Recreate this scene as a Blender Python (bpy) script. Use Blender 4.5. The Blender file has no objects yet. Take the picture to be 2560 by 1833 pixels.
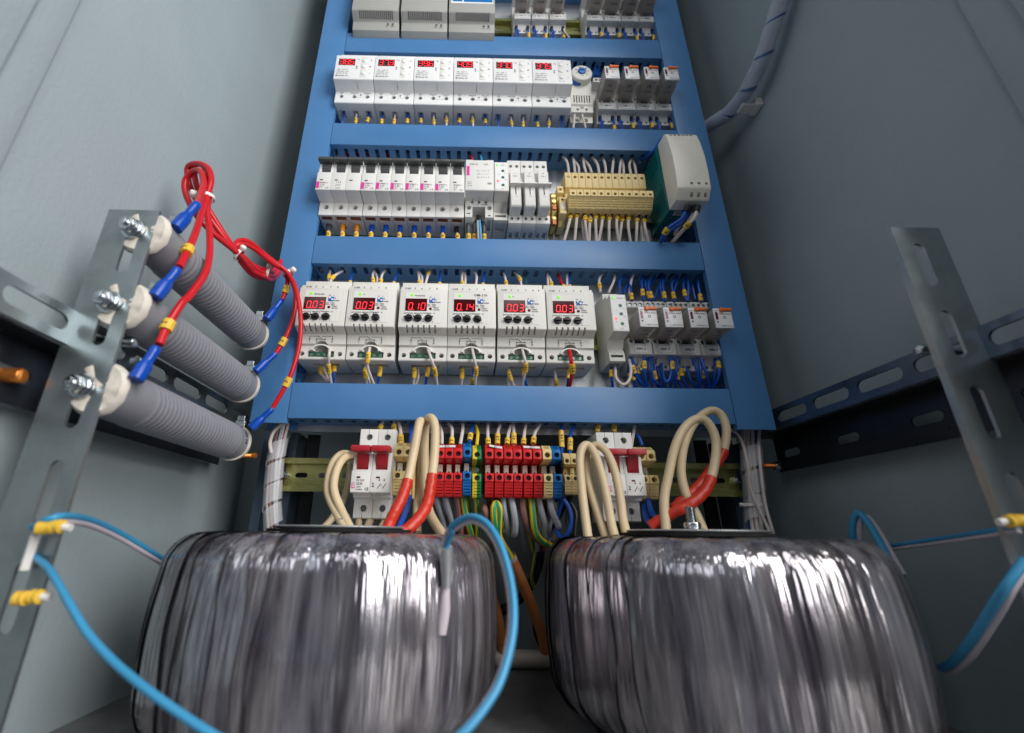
import bpy, bmesh, math, random
from mathutils import Vector, Matrix
random.seed(7)
SC = bpy.context.scene
COL = SC.collection
MM = 0.001
R_ = math.radians

# ------------------------------------------------------------------ camera, world, lamps
cam_d = bpy.data.cameras.new('camera')
cam = bpy.data.objects.new('camera', cam_d)
COL.objects.link(cam)
SC.camera = cam
cam_d.sensor_width = 36
cam_d.lens = 15.793
cam_d.shift_x = 0.0426
cam_d.clip_start = 0.01
cam_d.clip_end = 50
p_, y_, r_ = R_(20.5557), R_(0.62956), R_(0.66444)
fwd = Vector((math.sin(y_)*math.cos(p_), math.cos(y_)*math.cos(p_), math.sin(p_)))
rgt0 = Vector((math.cos(y_), -math.sin(y_), 0))
up0 = rgt0.cross(fwd)
rgt = math.cos(r_)*rgt0 + math.sin(r_)*up0
upv = -math.sin(r_)*rgt0 + math.cos(r_)*up0
mw = Matrix((rgt, upv, -fwd)).transposed().to_4x4()
mw.translation = Vector((0, -0.5081, 0.132))
cam.matrix_world = mw
cam_d.dof.use_dof = True
cam_d.dof.focus_distance = 0.50
cam_d.dof.aperture_fstop = 4.8

world = bpy.data.worlds.new('World')
SC.world = world
world.use_nodes = True
bg = world.node_tree.nodes['Background']
bg.inputs[0].default_value = (0.80, 0.88, 1.0, 1)
bg.inputs[1].default_value = 0.075

def area_lamp(name, loc, target, sx, sy, power, col):
    l = bpy.data.lights.new(name, 'AREA')
    l.shape = 'RECTANGLE'; l.size = sx; l.size_y = sy; l.energy = power; l.color = col
    o = bpy.data.objects.new(name, l); COL.objects.link(o)
    o.location = loc
    o.rotation_euler = (Vector(target)-Vector(loc)).to_track_quat('-Z', 'Y').to_euler()
    return o
area_lamp('room_ceiling_lamp', (0.55, -1.20, 1.45), (0.0, 0, 0.42), 1.0, 0.7, 10, (1.0, 0.975, 0.94))
area_lamp('right_soft_light', (1.15, -1.35, 0.80), (-0.15, 0, 0.42), 0.8, 1.4, 33, (1.0, 0.985, 0.96))  # added soft light from the right, made tall for streaks on the film
area_lamp('left_fill_light', (-0.95, -1.75, 1.15), (0.2, 0, 0.35), 0.7, 1.0, 4.0, (0.90, 0.95, 1.0))  # added fill from the left front, lifts the right wall and lower cables

SC.view_settings.view_transform = 'Standard'
SC.view_settings.look = 'None'
SC.view_settings.exposure = 0.08
SC.view_settings.gamma = 1.0

# ------------------------------------------------------------------ materials
MATS = {}
def mat(name, col, rough=0.5, metal=0.0, var=0.10, vscale=60.0, bump=0.0, bscale=400.0, trans=0.0,
        coat=0.0, emit=0.0, ecol=None, stretch=(1, 1, 1), ior=1.45, sss=0.0, spec=0.5, alpha=1.0, dirt=0.0):
    m = bpy.data.materials.new(name); m.use_nodes = True
    nt = m.node_tree; b = nt.nodes['Principled BSDF']
    b.inputs['Base Color'].default_value = (*col, 1)
    b.inputs['Roughness'].default_value = rough
    b.inputs['Metallic'].default_value = metal
    b.inputs['IOR'].default_value = ior
    b.inputs['Specular IOR Level'].default_value = spec
    b.inputs['Transmission Weight'].default_value = trans
    b.inputs['Coat Weight'].default_value = coat
    b.inputs['Alpha'].default_value = alpha
    if sss:
        b.inputs['Subsurface Weight'].default_value = sss
        b.inputs['Subsurface Radius'].default_value = (0.004, 0.003, 0.002)
    if emit:
        b.inputs['Emission Color'].default_value = (*(ecol or col), 1)
        b.inputs['Emission Strength'].default_value = emit
    if var or bump or dirt:
        tc = nt.nodes.new('ShaderNodeTexCoord'); mp = nt.nodes.new('ShaderNodeMapping')
        mp.inputs['Scale'].default_value = stretch
        nt.links.new(tc.outputs['Object'], mp.inputs['Vector'])
    if var:
        n = nt.nodes.new('ShaderNodeTexNoise'); n.inputs['Scale'].default_value = vscale
        n.inputs['Detail'].default_value = 6; n.inputs['Roughness'].default_value = 0.65
        nt.links.new(mp.outputs[0], n.inputs['Vector'])
        mr = nt.nodes.new('ShaderNodeMapRange')
        mr.inputs['From Min'].default_value = 0.3; mr.inputs['From Max'].default_value = 0.7
        mr.inputs['To Min'].default_value = 1-var; mr.inputs['To Max'].default_value = 1+var*0.5
        nt.links.new(n.outputs['Fac'], mr.inputs['Value'])
        mx = nt.nodes.new('ShaderNodeVectorMath'); mx.operation = 'SCALE'
        mx.inputs[0].default_value = col
        nt.links.new(mr.outputs[0], mx.inputs['Scale'])
        nt.links.new(mx.outputs[0], b.inputs['Base Color'])
        mr2 = nt.nodes.new('ShaderNodeMapRange')
        mr2.inputs['To Min'].default_value = max(0.03, rough-0.10); mr2.inputs['To Max'].default_value = min(1, rough+0.10)
        nt.links.new(n.outputs['Fac'], mr2.inputs['Value'])
        nt.links.new(mr2.outputs[0], b.inputs['Roughness'])
    if bump:
        n2 = nt.nodes.new('ShaderNodeTexNoise'); n2.inputs['Scale'].default_value = bscale
        n2.inputs['Detail'].default_value = 3
        nt.links.new(mp.outputs[0], n2.inputs['Vector'])
        bp = nt.nodes.new('ShaderNodeBump'); bp.inputs['Strength'].default_value = bump
        bp.inputs['Distance'].default_value = 0.0006
        nt.links.new(n2.outputs['Fac'], bp.inputs['Height'])
        nt.links.new(bp.outputs[0], b.inputs['Normal'])
    MATS[name] = m
    return m

mat('powder_grey', (0.352, 0.415, 0.437), 0.40, var=0.05, vscale=9, bump=0.55, bscale=270)
mat('floor_grey', (0.17, 0.175, 0.18), 0.5, var=0.45, vscale=22, bump=0.2, bscale=200)
mat('duct_blue', (0.070, 0.207, 0.45), 0.37, var=0.06, vscale=25, bump=0.04, bscale=900)
mat('galvanised', (0.58, 0.60, 0.62), 0.45, metal=0.75, var=0.22, vscale=30, stretch=(1, 1, .4))
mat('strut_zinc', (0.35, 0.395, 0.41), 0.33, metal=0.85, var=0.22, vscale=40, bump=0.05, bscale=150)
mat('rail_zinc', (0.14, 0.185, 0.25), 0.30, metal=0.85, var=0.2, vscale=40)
mat('rail_shaded', (0.035, 0.04, 0.05), 0.3, metal=0.5, var=0.2, vscale=40)  # rail zinc with the shade below the slotted flange put into its colour
mat('bolt_zinc', (0.62, 0.66, 0.69), 0.22, metal=1.0, var=0.2, vscale=200)
mat('din_zinc', (0.56, 0.56, 0.22), 0.27, metal=0.9, var=0.3, vscale=45, stretch=(.3, 1, 1))
mat('brass', (0.66, 0.50, 0.20), 0.38, metal=0.9, var=0.15, vscale=150)
mat('copper', (0.36, 0.14, 0.07), 0.45, metal=0.8, var=0.3, vscale=200)
mat('copper_bolt', (0.78, 0.25, 0.05), 0.3, metal=0.7, var=0.2, vscale=200)
mat('white_plastic', (0.74, 0.735, 0.72), 0.38, var=0.03, vscale=50, bump=0.05, bscale=1500)
mat('bright_white', (0.80, 0.80, 0.81), 0.33, var=0.03, vscale=50)
mat('light_grey', (0.70, 0.69, 0.645), 0.42, var=0.04, vscale=50, bump=0.06, bscale=1500)
mat('module_grey', (0.36, 0.36, 0.345), 0.45, var=0.05, vscale=50)
mat('panel_white', (0.74, 0.73, 0.70), 0.35, var=0.03, vscale=50)
mat('socket_grey', (0.66, 0.66, 0.65), 0.45, var=0.07, vscale=60)
mat('smoky_clear', (0.80, 0.77, 0.72), 0.14, var=0, trans=0.6, ior=1.35)
mat('relay_core', (0.33, 0.32, 0.30), 0.5, var=0.3, vscale=90)
mat('toggle_grey', (0.075, 0.080, 0.082), 0.4, var=0.08, vscale=80)
mat('black_plastic', (0.012, 0.012, 0.013), 0.4, var=0.1, vscale=80)
mat('black_rubber', (0.015, 0.015, 0.016), 0.6, var=0.2, vscale=80)
mat('ink', (0.03, 0.03, 0.035), 0.6, var=0)
mat('ink_grey', (0.25, 0.25, 0.25), 0.6, var=0)
mat('magenta_ink', (0.70, 0.03, 0.32), 0.5, var=0)
mat('plum_window', (0.16, 0.004, 0.06), 0.2, var=0)
mat('label_white', (0.83, 0.83, 0.84), 0.5, var=0.03, vscale=90)
mat('orange_plastic', (0.85, 0.17, 0.015), 0.4, var=0.05)
mat('beige_terminal', (0.80, 0.625, 0.29), 0.45, var=0.07, vscale=70)
mat('red_terminal', (0.62, 0.018, 0.022), 0.38, var=0.08, vscale=70)
mat('blue_terminal', (0.005, 0.15, 0.46), 0.38, var=0.08, vscale=70)
mat('yellow_plastic', (0.80, 0.58, 0.03), 0.4, var=0.08)
mat('green_plastic', (0.012, 0.22, 0.06), 0.4, var=0.08)
mat('dark_green', (0.02, 0.10, 0.05), 0.4, var=0.1)
mat('teal_metal', (0.008, 0.20, 0.21), 0.4, metal=0.2, var=0.08)
mat('psu_cream', (0.80, 0.77, 0.69), 0.40, metal=0.0, var=0.04, bump=0.08, bscale=1200)
mat('dial_blue', (0.01, 0.13, 0.50), 0.4, var=0.05)
mat('ceramic', (0.72, 0.66, 0.58), 0.75, var=0.2, vscale=120, bump=0.5, bscale=250)
mat('resistor_grey', (0.245, 0.25, 0.28), 0.55, var=0.08, vscale=60)
mat('wire_red', (0.58, 0.010, 0.018), 0.33, var=0.06)
mat('wire_blue', (0.004, 0.075, 0.42), 0.33, var=0.08)
mat('wire_white', (0.68, 0.60, 0.57), 0.4, var=0.07)
mat('wire_grey', (0.36, 0.385, 0.43), 0.4, var=0.1)
mat('wire_brown', (0.26, 0.125, 0.105), 0.4, var=0.1)
mat('wire_black', (0.012, 0.012, 0.012), 0.4, var=0.1)
mat('wire_teal', (0.01, 0.09, 0.12), 0.4, var=0.1)
mat('wire_cyan', (0.05, 0.31, 0.56), 0.33, var=0.06)
mat('wire_yellow', (0.80, 0.55, 0.02), 0.4, var=0.06)
mat('wire_green', (0.02, 0.30, 0.12), 0.4, var=0.06)
mat('cable_cream', (0.64, 0.505, 0.32), 0.42, var=0.10, vscale=50)
mat('cable_white', (0.62, 0.57, 0.52), 0.45, var=0.10, vscale=50)
mat('cable_orange', (0.80, 0.29, 0.10), 0.5, var=0.15, vscale=60)
mat('handle_red', (0.38, 0.012, 0.022), 0.4, var=0.05)
mat('shrink_red', (0.53, 0.03, 0.013), 0.36, var=0.10, vscale=80, bump=0.6, bscale=180)
mat('lug_blue', (0.003, 0.065, 0.43), 0.28, var=0.06)
mat('marker_yellow', (0.83, 0.52, 0.055), 0.42, var=0.07, vscale=100)
mat('ferrule_orange', (0.75, 0.27, 0.01), 0.4, var=0.06)
mat('ferrule_grey', (0.06, 0.065, 0.07), 0.4, var=0.06)
mat('nylon_tie', (0.80, 0.78, 0.75), 0.35, var=0.04, sss=0.3)
mat('spiral_wrap', (0.80, 0.82, 0.86), 0.25, var=0, alpha=0.27)
mat('clear_jacket', (0.74, 0.66, 0.72), 0.25, var=0, trans=0.25, ior=1.4)
mat('tube_blue', (0.10, 0.20, 0.40), 0.3, var=0.1)
mat('display_red', (0.06, 0.004, 0.006), 0.12, var=0)
mat('display_black', (0.010, 0.006, 0.007), 0.15, var=0)
mat('seg_red', (0.9, 0.02, 0.03), 0.4, var=0, emit=1.25, ecol=(1.0, 0.03, 0.05))
mat('seg_off', (0.10, 0.09, 0.09), 0.4, var=0)
mat('led_green', (0.15, 0.6, 0.02), 0.3, var=0, emit=0.55, ecol=(0.25, 0.95, 0.05))
mat('led_red', (0.9, 0.1, 0.1), 0.3, var=0, emit=1.8, ecol=(1.0, 0.10, 0.08))
mat('led_dark_red', (0.12, 0.006, 0.006), 0.2, var=0)
mat('knob_green', (0.01, 0.10, 0.04), 0.35, var=0)
mat('hole_dark', (0.02, 0.02, 0.02), 0.6, var=0)
mat('core_dark', (0.14, 0.13, 0.145), 0.35, var=0.2)

def film_material():
    m = bpy.data.materials.new('wrap_film'); m.use_nodes = True
    nt = m.node_tree; b = nt.nodes['Principled BSDF']
    tc = nt.nodes.new('ShaderNodeTexCoord'); mp = nt.nodes.new('ShaderNodeMapping')
    mp.inputs['Scale'].default_value = (1, 1, 0.10)
    nt.links.new(tc.outputs['Object'], mp.inputs['Vector'])
    n = nt.nodes.new('ShaderNodeTexNoise'); n.inputs['Scale'].default_value = 95; n.inputs['Detail'].default_value = 5
    n.inputs['Roughness'].default_value = 0.6
    nt.links.new(mp.outputs[0], n.inputs['Vector'])
    oi = nt.nodes.new('ShaderNodeObjectInfo')
    cr = nt.nodes.new('ShaderNodeValToRGB')
    cr.color_ramp.elements[0].position = 0.34; cr.color_ramp.elements[0].color = (0.15, 0.135, 0.165, 1)
    cr.color_ramp.elements[1].position = 0.68; cr.color_ramp.elements[1].color = (0.62, 0.60, 0.63, 1)
    nt.links.new(n.outputs['Fac'], cr.inputs['Fac'])
    mr = nt.nodes.new('ShaderNodeMapRange'); mr.inputs['To Min'].default_value = 0.55; mr.inputs['To Max'].default_value = 1.25
    nt.links.new(oi.outputs['Random'], mr.inputs['Value'])
    sc = nt.nodes.new('ShaderNodeVectorMath'); sc.operation = 'SCALE'
    nt.links.new(cr.outputs[0], sc.inputs[0]); nt.links.new(mr.outputs[0], sc.inputs['Scale'])
    hv = nt.nodes.new('ShaderNodeMath'); hv.operation = 'MULTIPLY'; hv.inputs[1].default_value = 7.31
    nt.links.new(oi.outputs['Random'], hv.inputs[0])
    hf = nt.nodes.new('ShaderNodeMath'); hf.operation = 'FRACT'; nt.links.new(hv.outputs[0], hf.inputs[0])
    tr = nt.nodes.new('ShaderNodeValToRGB')
    tr.color_ramp.elements[0].color = (1.0, 0.955, 0.93, 1); tr.color_ramp.elements[1].color = (0.92, 0.945, 1.0, 1)
    nt.links.new(hf.outputs[0], tr.inputs['Fac'])
    tm = nt.nodes.new('ShaderNodeVectorMath'); tm.operation = 'MULTIPLY'
    nt.links.new(sc.outputs[0], tm.inputs[0]); nt.links.new(tr.outputs[0], tm.inputs[1])
    nt.links.new(tm.outputs[0], b.inputs['Base Color'])
    b.inputs['Metallic'].default_value = 0.8
    b.inputs['Roughness'].default_value = 0.17
    b.inputs['Coat Weight'].default_value = 0.7; b.inputs['Coat Roughness'].default_value = 0.08
    n2 = nt.nodes.new('ShaderNodeTexNoise'); n2.inputs['Scale'].default_value = 150; n2.inputs['Detail'].default_value = 2
    mp2 = nt.nodes.new('ShaderNodeMapping'); mp2.inputs['Scale'].default_value = (1, 1, 0.03)
    nt.links.new(tc.outputs['Object'], mp2.inputs['Vector']); nt.links.new(mp2.outputs[0], n2.inputs['Vector'])
    n3 = nt.nodes.new('ShaderNodeTexNoise'); n3.inputs['Scale'].default_value = 110; n3.inputs['Detail'].default_value = 2
    nt.links.new(tc.outputs['Object'], n3.inputs['Vector'])
    ad = nt.nodes.new('ShaderNodeMath'); ad.operation = 'MULTIPLY_ADD'
    nt.links.new(n3.outputs['Fac'], ad.inputs[0]); ad.inputs[1].default_value = 0.035
    nt.links.new(n2.outputs['Fac'], ad.inputs[2])
    bp = nt.nodes.new('ShaderNodeBump'); bp.inputs['Strength'].default_value = 0.8; bp.inputs['Distance'].default_value = 0.0032
    nt.links.new(ad.outputs[0], bp.inputs['Height'])
    nt.links.new(bp.outputs[0], b.inputs['Normal']); nt.links.new(bp.outputs[0], b.inputs['Coat Normal'])
    MATS['wrap_film'] = m
film_material()

# ------------------------------------------------------------------ mesh helpers (all lengths in mm)
def finish(me, ang=0.6):
    bm = bmesh.new(); bm.from_mesh(me)
    for f in bm.faces: f.smooth = True
    for e in bm.edges:
        if len(e.link_faces) == 2:
            e.smooth = e.calc_face_angle(0) < ang
        else:
            e.smooth = False
    bm.to_mesh(me); bm.free()
    return me

class MB:
    def __init__(self): self.v = []; self.f = []; self.m = []
    def add(self, vs, fs, mi=0):
        o = len(self.v); self.v += [tuple(p) for p in vs]
        for f in fs: self.f.append(tuple(i+o for i in f)); self.m.append(mi)
        return self
    def box(self, x0, x1, y0, y1, z0, z1, mi=0):
        return self.add([(x0, y0, z0), (x1, y0, z0), (x1, y1, z0), (x0, y1, z0), (x0, y0, z1), (x1, y0, z1), (x1, y1, z1), (x0, y1, z1)],
                        [(0, 3, 2, 1), (4, 5, 6, 7), (0, 1, 5, 4), (1, 2, 6, 5), (2, 3, 7, 6), (3, 0, 4, 7)], mi)
    def fbox(self, x0, x1, d0, d1, z0, z1, mi=0):          # d = distance out from the panel
        return self.box(x0, x1, -d1, -d0, z0, z1, mi)
    def quad(self, x0, x1, d, z0, z1, mi=0):
        return self.add([(x0, -d, z0), (x1, -d, z0), (x1, -d, z1), (x0, -d, z1)], [(0, 1, 2, 3)], mi)
    def cyl(self, a, b, r, n=16, mi=0, r2=None, caps=True):
        a = Vector(a); b = Vector(b); t = (b-a).normalized(); r2 = r if r2 is None else r2
        u = t.orthogonal().normalized(); w = t.cross(u); vs = []
        for P, q in ((a, r), (b, r2)):
            for i in range(n):
                g = 2*math.pi*i/n; vs.append(P+u*(q*math.cos(g))+w*(q*math.sin(g)))
        fs = [(i, (i+1) % n, n+(i+1) % n, n+i) for i in range(n)]
        if caps: fs += [tuple(range(n-1, -1, -1)), tuple(range(n, 2*n))]
        return self.add(vs, fs, mi)
    def ycyl(self, x, z, d0, d1, r, n=16, mi=0, r2=None):
        return self.cyl((x, -d0, z), (x, -d1, z), r, n, mi, r2)
    def lathe(self, c, axis, prof, n=24, mi=0):             # prof: (along, radius)
        c = Vector(c); t = Vector(axis).normalized(); u = t.orthogonal().normalized(); w = t.cross(u); vs = []; fs = []
        for (s, r) in prof:
            for i in range(n):
                g = 2*math.pi*i/n; vs.append(c+t*s+u*(r*math.cos(g))+w*(r*math.sin(g)))
        for k in range(len(prof)-1):
            for i in range(n): fs.append((k*n+i, k*n+(i+1) % n, (k+1)*n+(i+1) % n, (k+1)*n+i))
        fs += [tuple(range(n-1, -1, -1)), tuple(range((len(prof)-1)*n, len(prof)*n))]
        return self.add(vs, fs, mi)
    def prism(self, prof, x0, x1, mi=0):                    # prof: (d, z) outline seen from the side
        n = len(prof); vs = [(x0, -d, z) for d, z in prof]+[(x1, -d, z) for d, z in prof]
        fs = [(i, (i+1) % n, n+(i+1) % n, n+i) for i in range(n)]+[tuple(range(n-1, -1, -1)), tuple(range(n, 2*n))]
        self.add(vs, fs, mi); return self
    def tube(self, pts, r, n=8, mi=0, stripe=None, rr=None):
        P = [Vector(p) for p in pts]; vs = []; fs = []; ms = []
        t = (P[1]-P[0]).normalized(); u = t.orthogonal().normalized()
        for k, p in enumerate(P):
            t = (P[min(k+1, len(P)-1)]-P[max(k-1, 0)]).normalized()
            u = (u-t*u.dot(t)).normalized(); w = t.cross(u)
            q = r if rr is None else rr[k]
            for i in range(n):
                g = 2*math.pi*i/n; vs.append(p+u*(q*math.cos(g))+w*(q*math.sin(g)))
        o = len(self.v); self.v += [tuple(p) for p in vs]
        for k in range(len(P)-1):
            for i in range(n):
                self.f.append((o+k*n+i, o+k*n+(i+1) % n, o+(k+1)*n+(i+1) % n, o+(k+1)*n+i))
                self.m.append(stripe[0] if stripe and (i % n) in stripe[1] else mi)
        self.f.append(tuple(o+i for i in range(n-1, -1, -1))); self.m.append(mi)
        e = o+(len(P)-1)*n
        self.f.append(tuple(e+i for i in range(n))); self.m.append(mi)
        return self
    def mesh(self, name='m', bevel=0, seg=1, fix=True):
        me = bpy.data.meshes.new(name)
        me.from_pydata([(x*MM, y*MM, z*MM) for x, y, z in self.v], [], self.f)
        me.polygons.foreach_set('material_index', self.m)
        bm = bmesh.new(); bm.from_mesh(me)
        if fix: bmesh.ops.recalc_face_normals(bm, faces=bm.faces)
        if bevel:
            es = [e for e in bm.edges if len(e.link_faces) == 2 and e.calc_face_angle(0) > 0.45]
            bmesh.ops.bevel(bm, geom=es, offset=bevel*MM, segments=seg, affect='EDGES', profile=0.6, clamp_overlap=True)
        bm.to_mesh(me); bm.free()
        return finish(me)

def setm(me, mats):
    if len(me.materials):
        me.materials.clear()
    for m in (mats if isinstance(mats, (list, tuple)) else [mats]): me.materials.append(MATS[m])
    return me
def put(name, me, mats, parent=None):
    if isinstance(me, MB): me = me.mesh(name)
    if mats is not None: setm(me, mats)
    o = bpy.data.objects.new(name, me); COL.objects.link(o)
    if parent is not None: o.parent = parent
    return o
def tag(o, label=None, cat=None, group=None, kind=None):
    if label: o['label'] = label
    if cat: o['category'] = cat
    if group: o['group'] = group
    if kind: o['kind'] = kind
    return o
def thing(name, label, cat, X=0, Z=0, group=None, Y=0):
    o = bpy.data.objects.new(name, None); o.empty_display_size = 0.01; COL.objects.link(o)
    o.location = (X*MM, Y*MM, Z*MM)
    return tag(o, label, cat, group)
KIDS = {}
def kids(o): return [c for c in COL.objects if c.parent is o]
def dup(root, X, Z, label=None, group=None):
    r = root.copy(); COL.objects.link(r); r.location = (X*MM, root.location.y, Z*MM)
    if label: r['label'] = label
    if group: r['group'] = group
    for ch in list(root.children):
        c = ch.copy(); COL.objects.link(c); c.parent = r
        for g in list(ch.children):
            d = g.copy(); COL.objects.link(d); d.parent = c
    return r
def cut(me, cutter):                                        # real recesses: subtract the cutter boxes and cylinders
    a = bpy.data.objects.new('a', me); COL.objects.link(a)
    cm = cutter.mesh('c') if isinstance(cutter, MB) else cutter
    b = bpy.data.objects.new('b', cm); COL.objects.link(b)
    md = a.modifiers.new('b', 'BOOLEAN'); md.object = b; md.operation = 'DIFFERENCE'; md.solver = 'EXACT'
    md.use_self = True
    dg = bpy.context.evaluated_depsgraph_get(); dg.update()
    out = bpy.data.meshes.new_from_object(a.evaluated_get(dg))
    bpy.data.objects.remove(a); bpy.data.objects.remove(b)
    return finish(out)
def curve_plate(outline, holes, thick, name='plate'):       # flat plate with real openings, in x-y, extruded +-thick/2
    cu = bpy.data.curves.new(name, 'CURVE'); cu.dimensions = '2D'; cu.fill_mode = 'BOTH'; cu.extrude = thick*MM/2
    for pts in [outline]+holes:
        s = cu.splines.new('POLY'); s.points.add(len(pts)-1); s.use_cyclic_u = True
        for q, (x, y) in zip(s.points, pts): q.co = (x*MM, y*MM, 0, 1)
    o = bpy.data.objects.new(name, cu); COL.objects.link(o)
    me = bpy.data.meshes.new_from_object(o)
    bpy.data.objects.remove(o)
    return me
def slot(cx, cy, L, W, along='y', n=6):
    h = L/2-W/2; r = W/2; pts = []
    for i in range(n+1):
        g = math.pi*i/n; pts.append((r*math.cos(g), h+r*math.sin(g)))
    for i in range(n+1):
        g = math.pi+math.pi*i/n; pts.append((r*math.cos(g), -h+r*math.sin(g)))
    if along == 'x': pts = [(y, -x) for x, y in pts]
    return [(cx+x, cy+y) for x, y in pts]
def rect(x0, x1, y0, y1): return [(x0, y0), (x1, y0), (x1, y1), (x0, y1)]
def reorient(me, M):
    me.transform(M); return finish(me)
M_XZ = Matrix(((1, 0, 0, 0), (0, 0, -1, 0), (0, 1, 0, 0), (0, 0, 0, 1)))      # plate x,y -> x,z  facing -y
M_YZ = Matrix(((0, 0, 1, 0), (1, 0, 0, 0), (0, 1, 0, 0), (0, 0, 0, 1)))       # plate x,y -> y,z  facing x
M_XY = Matrix.Identity(4)
def join(parts):                                            # list of (mesh, offset mm) -> one mesh
    bm = bmesh.new()
    for me, off in parts:
        n0 = len(bm.verts); bm.from_mesh(me); bm.verts.ensure_lookup_table()
        for v in bm.verts[n0:]: v.co += Vector(off)*MM
    out = bpy.data.meshes.new('j'); bm.to_mesh(out); bm.free()
    return finish(out)

TXT = {}
def text_geo(s):
    if s in TXT: return TXT[s]
    cu = bpy.data.curves.new('t', 'FONT'); cu.body = s; cu.size = 1.0; cu.resolution_u = 1; cu.offset = 0.022
    cu.align_x = 'CENTER'; cu.align_y = 'CENTER'
    o = bpy.data.objects.new('t', cu); COL.objects.link(o)
    me = bpy.data.meshes.new_from_object(o)
    bpy.data.objects.remove(o)
    TXT[s] = ([tuple(v.co) for v in me.vertices], [tuple(p.vertices) for p in me.polygons])
    bpy.data.meshes.remove(me)
    return TXT[s]
def put_text(mb, s, x, z, d, size, mi=0, sx=1.0, align='c', up=(0, 0, 1), ang=0):
    vs, fs = text_geo(s)
    w = max([v[0] for v in vs] or [0])
    sh = {'c': 0, 'l': w, 'r': -w}[align]
    ca, sa = math.cos(R_(ang)), math.sin(R_(ang)); out = []
    for a, b, _ in vs:
        a = (a+sh)*size*sx; b = b*size
        out.append((x+a*ca-b*sa, -d, z+a*sa+b*ca))
    mb.add(out, fs, mi)
def lettering(parent, items, d, m='ink', name='lettering'):
    mb = MB()
    for it in items: put_text(mb, it[0], it[1], it[2], d, it[3], 0, *(it[4:]))
    return put(name, mb.mesh(name, fix=False), m, parent)
SEG = {'0': 'abcdef', '1': 'bc', '2': 'abged', '3': 'abgcd', '4': 'fgbc', '5': 'afgcd', '6': 'afgcde', '7': 'abc', '8': 'abcdefg', '9': 'abcdfg'}
def seven(mb, ch, x, z, w, h, t, d, slant=0.1, mi=0, off=None):
    g = t*0.18
    S = {'a': (0, h, w, h), 'd': (0, 0, w, 0), 'g': (0, h/2, w, h/2), 'f': (0, h/2, 0, h), 'b': (w, h/2, w, h), 'e': (0, 0, 0, h/2), 'c': (w, 0, w, h/2)}
    for k, (x0, z0, x1, z1) in S.items():
        on = k in SEG[ch]
        if not on and off is None: continue
        dx, dz = x1-x0, z1-z0; L = math.hypot(dx, dz); ux, uz = dx/L, dz/L; px, pz = -uz, ux; q = t/2
        pts = []
        for s, o in ((g, 0), (g+q, q), (L-g-q, q), (L-g, 0), (L-g-q, -q), (g+q, -q)):
            a = x0+ux*s+px*o; b = z0+uz*s+pz*o
            pts.append((x+a+b*slant, -d, z+b))
        mb.add(pts, [(0, 5, 4, 3, 2, 1)], mi if on else off)

def smooth(pts, sub=6):
    P = [Vector(p) for p in pts]
    if len(P) < 3:
        return [P[0].lerp(P[-1], i/4) for i in range(5)]
    Q = [P[0]*2-P[1]]+P+[P[-1]*2-P[-2]]; out = []
    for i in range(1, len(Q)-2):
        a, b, c, d = Q[i-1:i+3]
        for k in range(sub):
            t = k/sub
            out.append(0.5*((2*b)+(c-a)*t+(2*a-5*b+4*c-d)*t*t+(3*b-a-3*c+d)*t**3))
    out.append(P[-1]); return out
def along(S, t):
    L = [0]
    for a, b in zip(S, S[1:]): L.append(L[-1]+(b-a).length)
    s = t*L[-1]
    for i in range(len(S)-1):
        if L[i+1] >= s:
            q = (s-L[i])/max(1e-6, L[i+1]-L[i]); return S[i].lerp(S[i+1], q), (S[i+1]-S[i]).normalized(), L[-1]
    return S[-1], (S[-1]-S[-2]).normalized(), L[-1]
def part_of(S, t0, t1, k=6):
    return [along(S, t0+(t1-t0)*i/k)[0] for i in range(k+1)]
def piece(S, t, ln, k=4):
    _, _, L = along(S, t); h = ln/L/2
    return [along(S, min(1, max(0, t-h+2*h*i/k)))[0] for i in range(k+1)]
WMAT = {'blue': 'wire_blue', 'white': 'wire_white', 'red': 'wire_red', 'grey': 'wire_grey', 'brown': 'wire_brown', 'black': 'wire_black',
        'dark green': 'wire_teal', 'light blue': 'wire_cyan', 'yellow': 'wire_yellow', 'cream': 'cable_cream', 'orange': 'cable_orange'}
def wire(label, pts, r, col, markers=(), ferrule=None, group=None, name='wire', cat='wire', sub=6, n=8):
    S = smooth(pts, sub); mb = MB()
    if col == 'yellow-green':
        mb.tube(S, r, 12, 0, (1, (1, 2, 5, 6, 9, 10)))
        o = put(name, mb.mesh(name), ['wire_yellow', 'wire_green'])
    else:
        mb.tube(S, r, n); o = put(name, mb.mesh(name), WMAT[col])
    tag(o, label, cat, group)
    for mk in markers:
        t, ln = mk[0], mk[1]; tx = mk[2] if len(mk) > 2 else None
        q = MB(); pp = piece(S, t, ln); q.tube(pp, r*1.45+0.25, 10)
        m = put('marker_sleeve', q.mesh('marker_sleeve'), 'marker_yellow', o)
        if tx:
            c, tg, _ = along(S, t)
            if tg.z < 0: tg = -tg
            nrm = Vector((0, -1, -0.25)); nrm = (nrm-tg*nrm.dot(tg)).normalized(); up = nrm.cross(tg)
            vs, fs = text_geo(tx); b2 = MB(); sz = (r*1.45+.25)*1.45
            b2.add([c+tg*(a*sz*0.95)+up*(b*sz)+nrm*(r*1.45+0.32) for a, b, _ in vs], fs)
            put('lettering', b2.mesh('lettering', fix=False), 'ink', m)
    if ferrule:
        fm, L = ferrule
        q = MB(); q.tube(part_of(S, 0.0, min(.9, L/along(S, 1)[2])), r*1.5+0.2, 10)
        put('ferrule', q.mesh('ferrule'), fm, o)
    return o
ORD = ['leftmost', 'second from left', 'third from left', 'fourth from left', 'fifth from left', 'sixth from left', 'seventh from left', 'eighth from left',
       'ninth from left', 'tenth from left', 'eleventh from left', 'twelfth from left']
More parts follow.
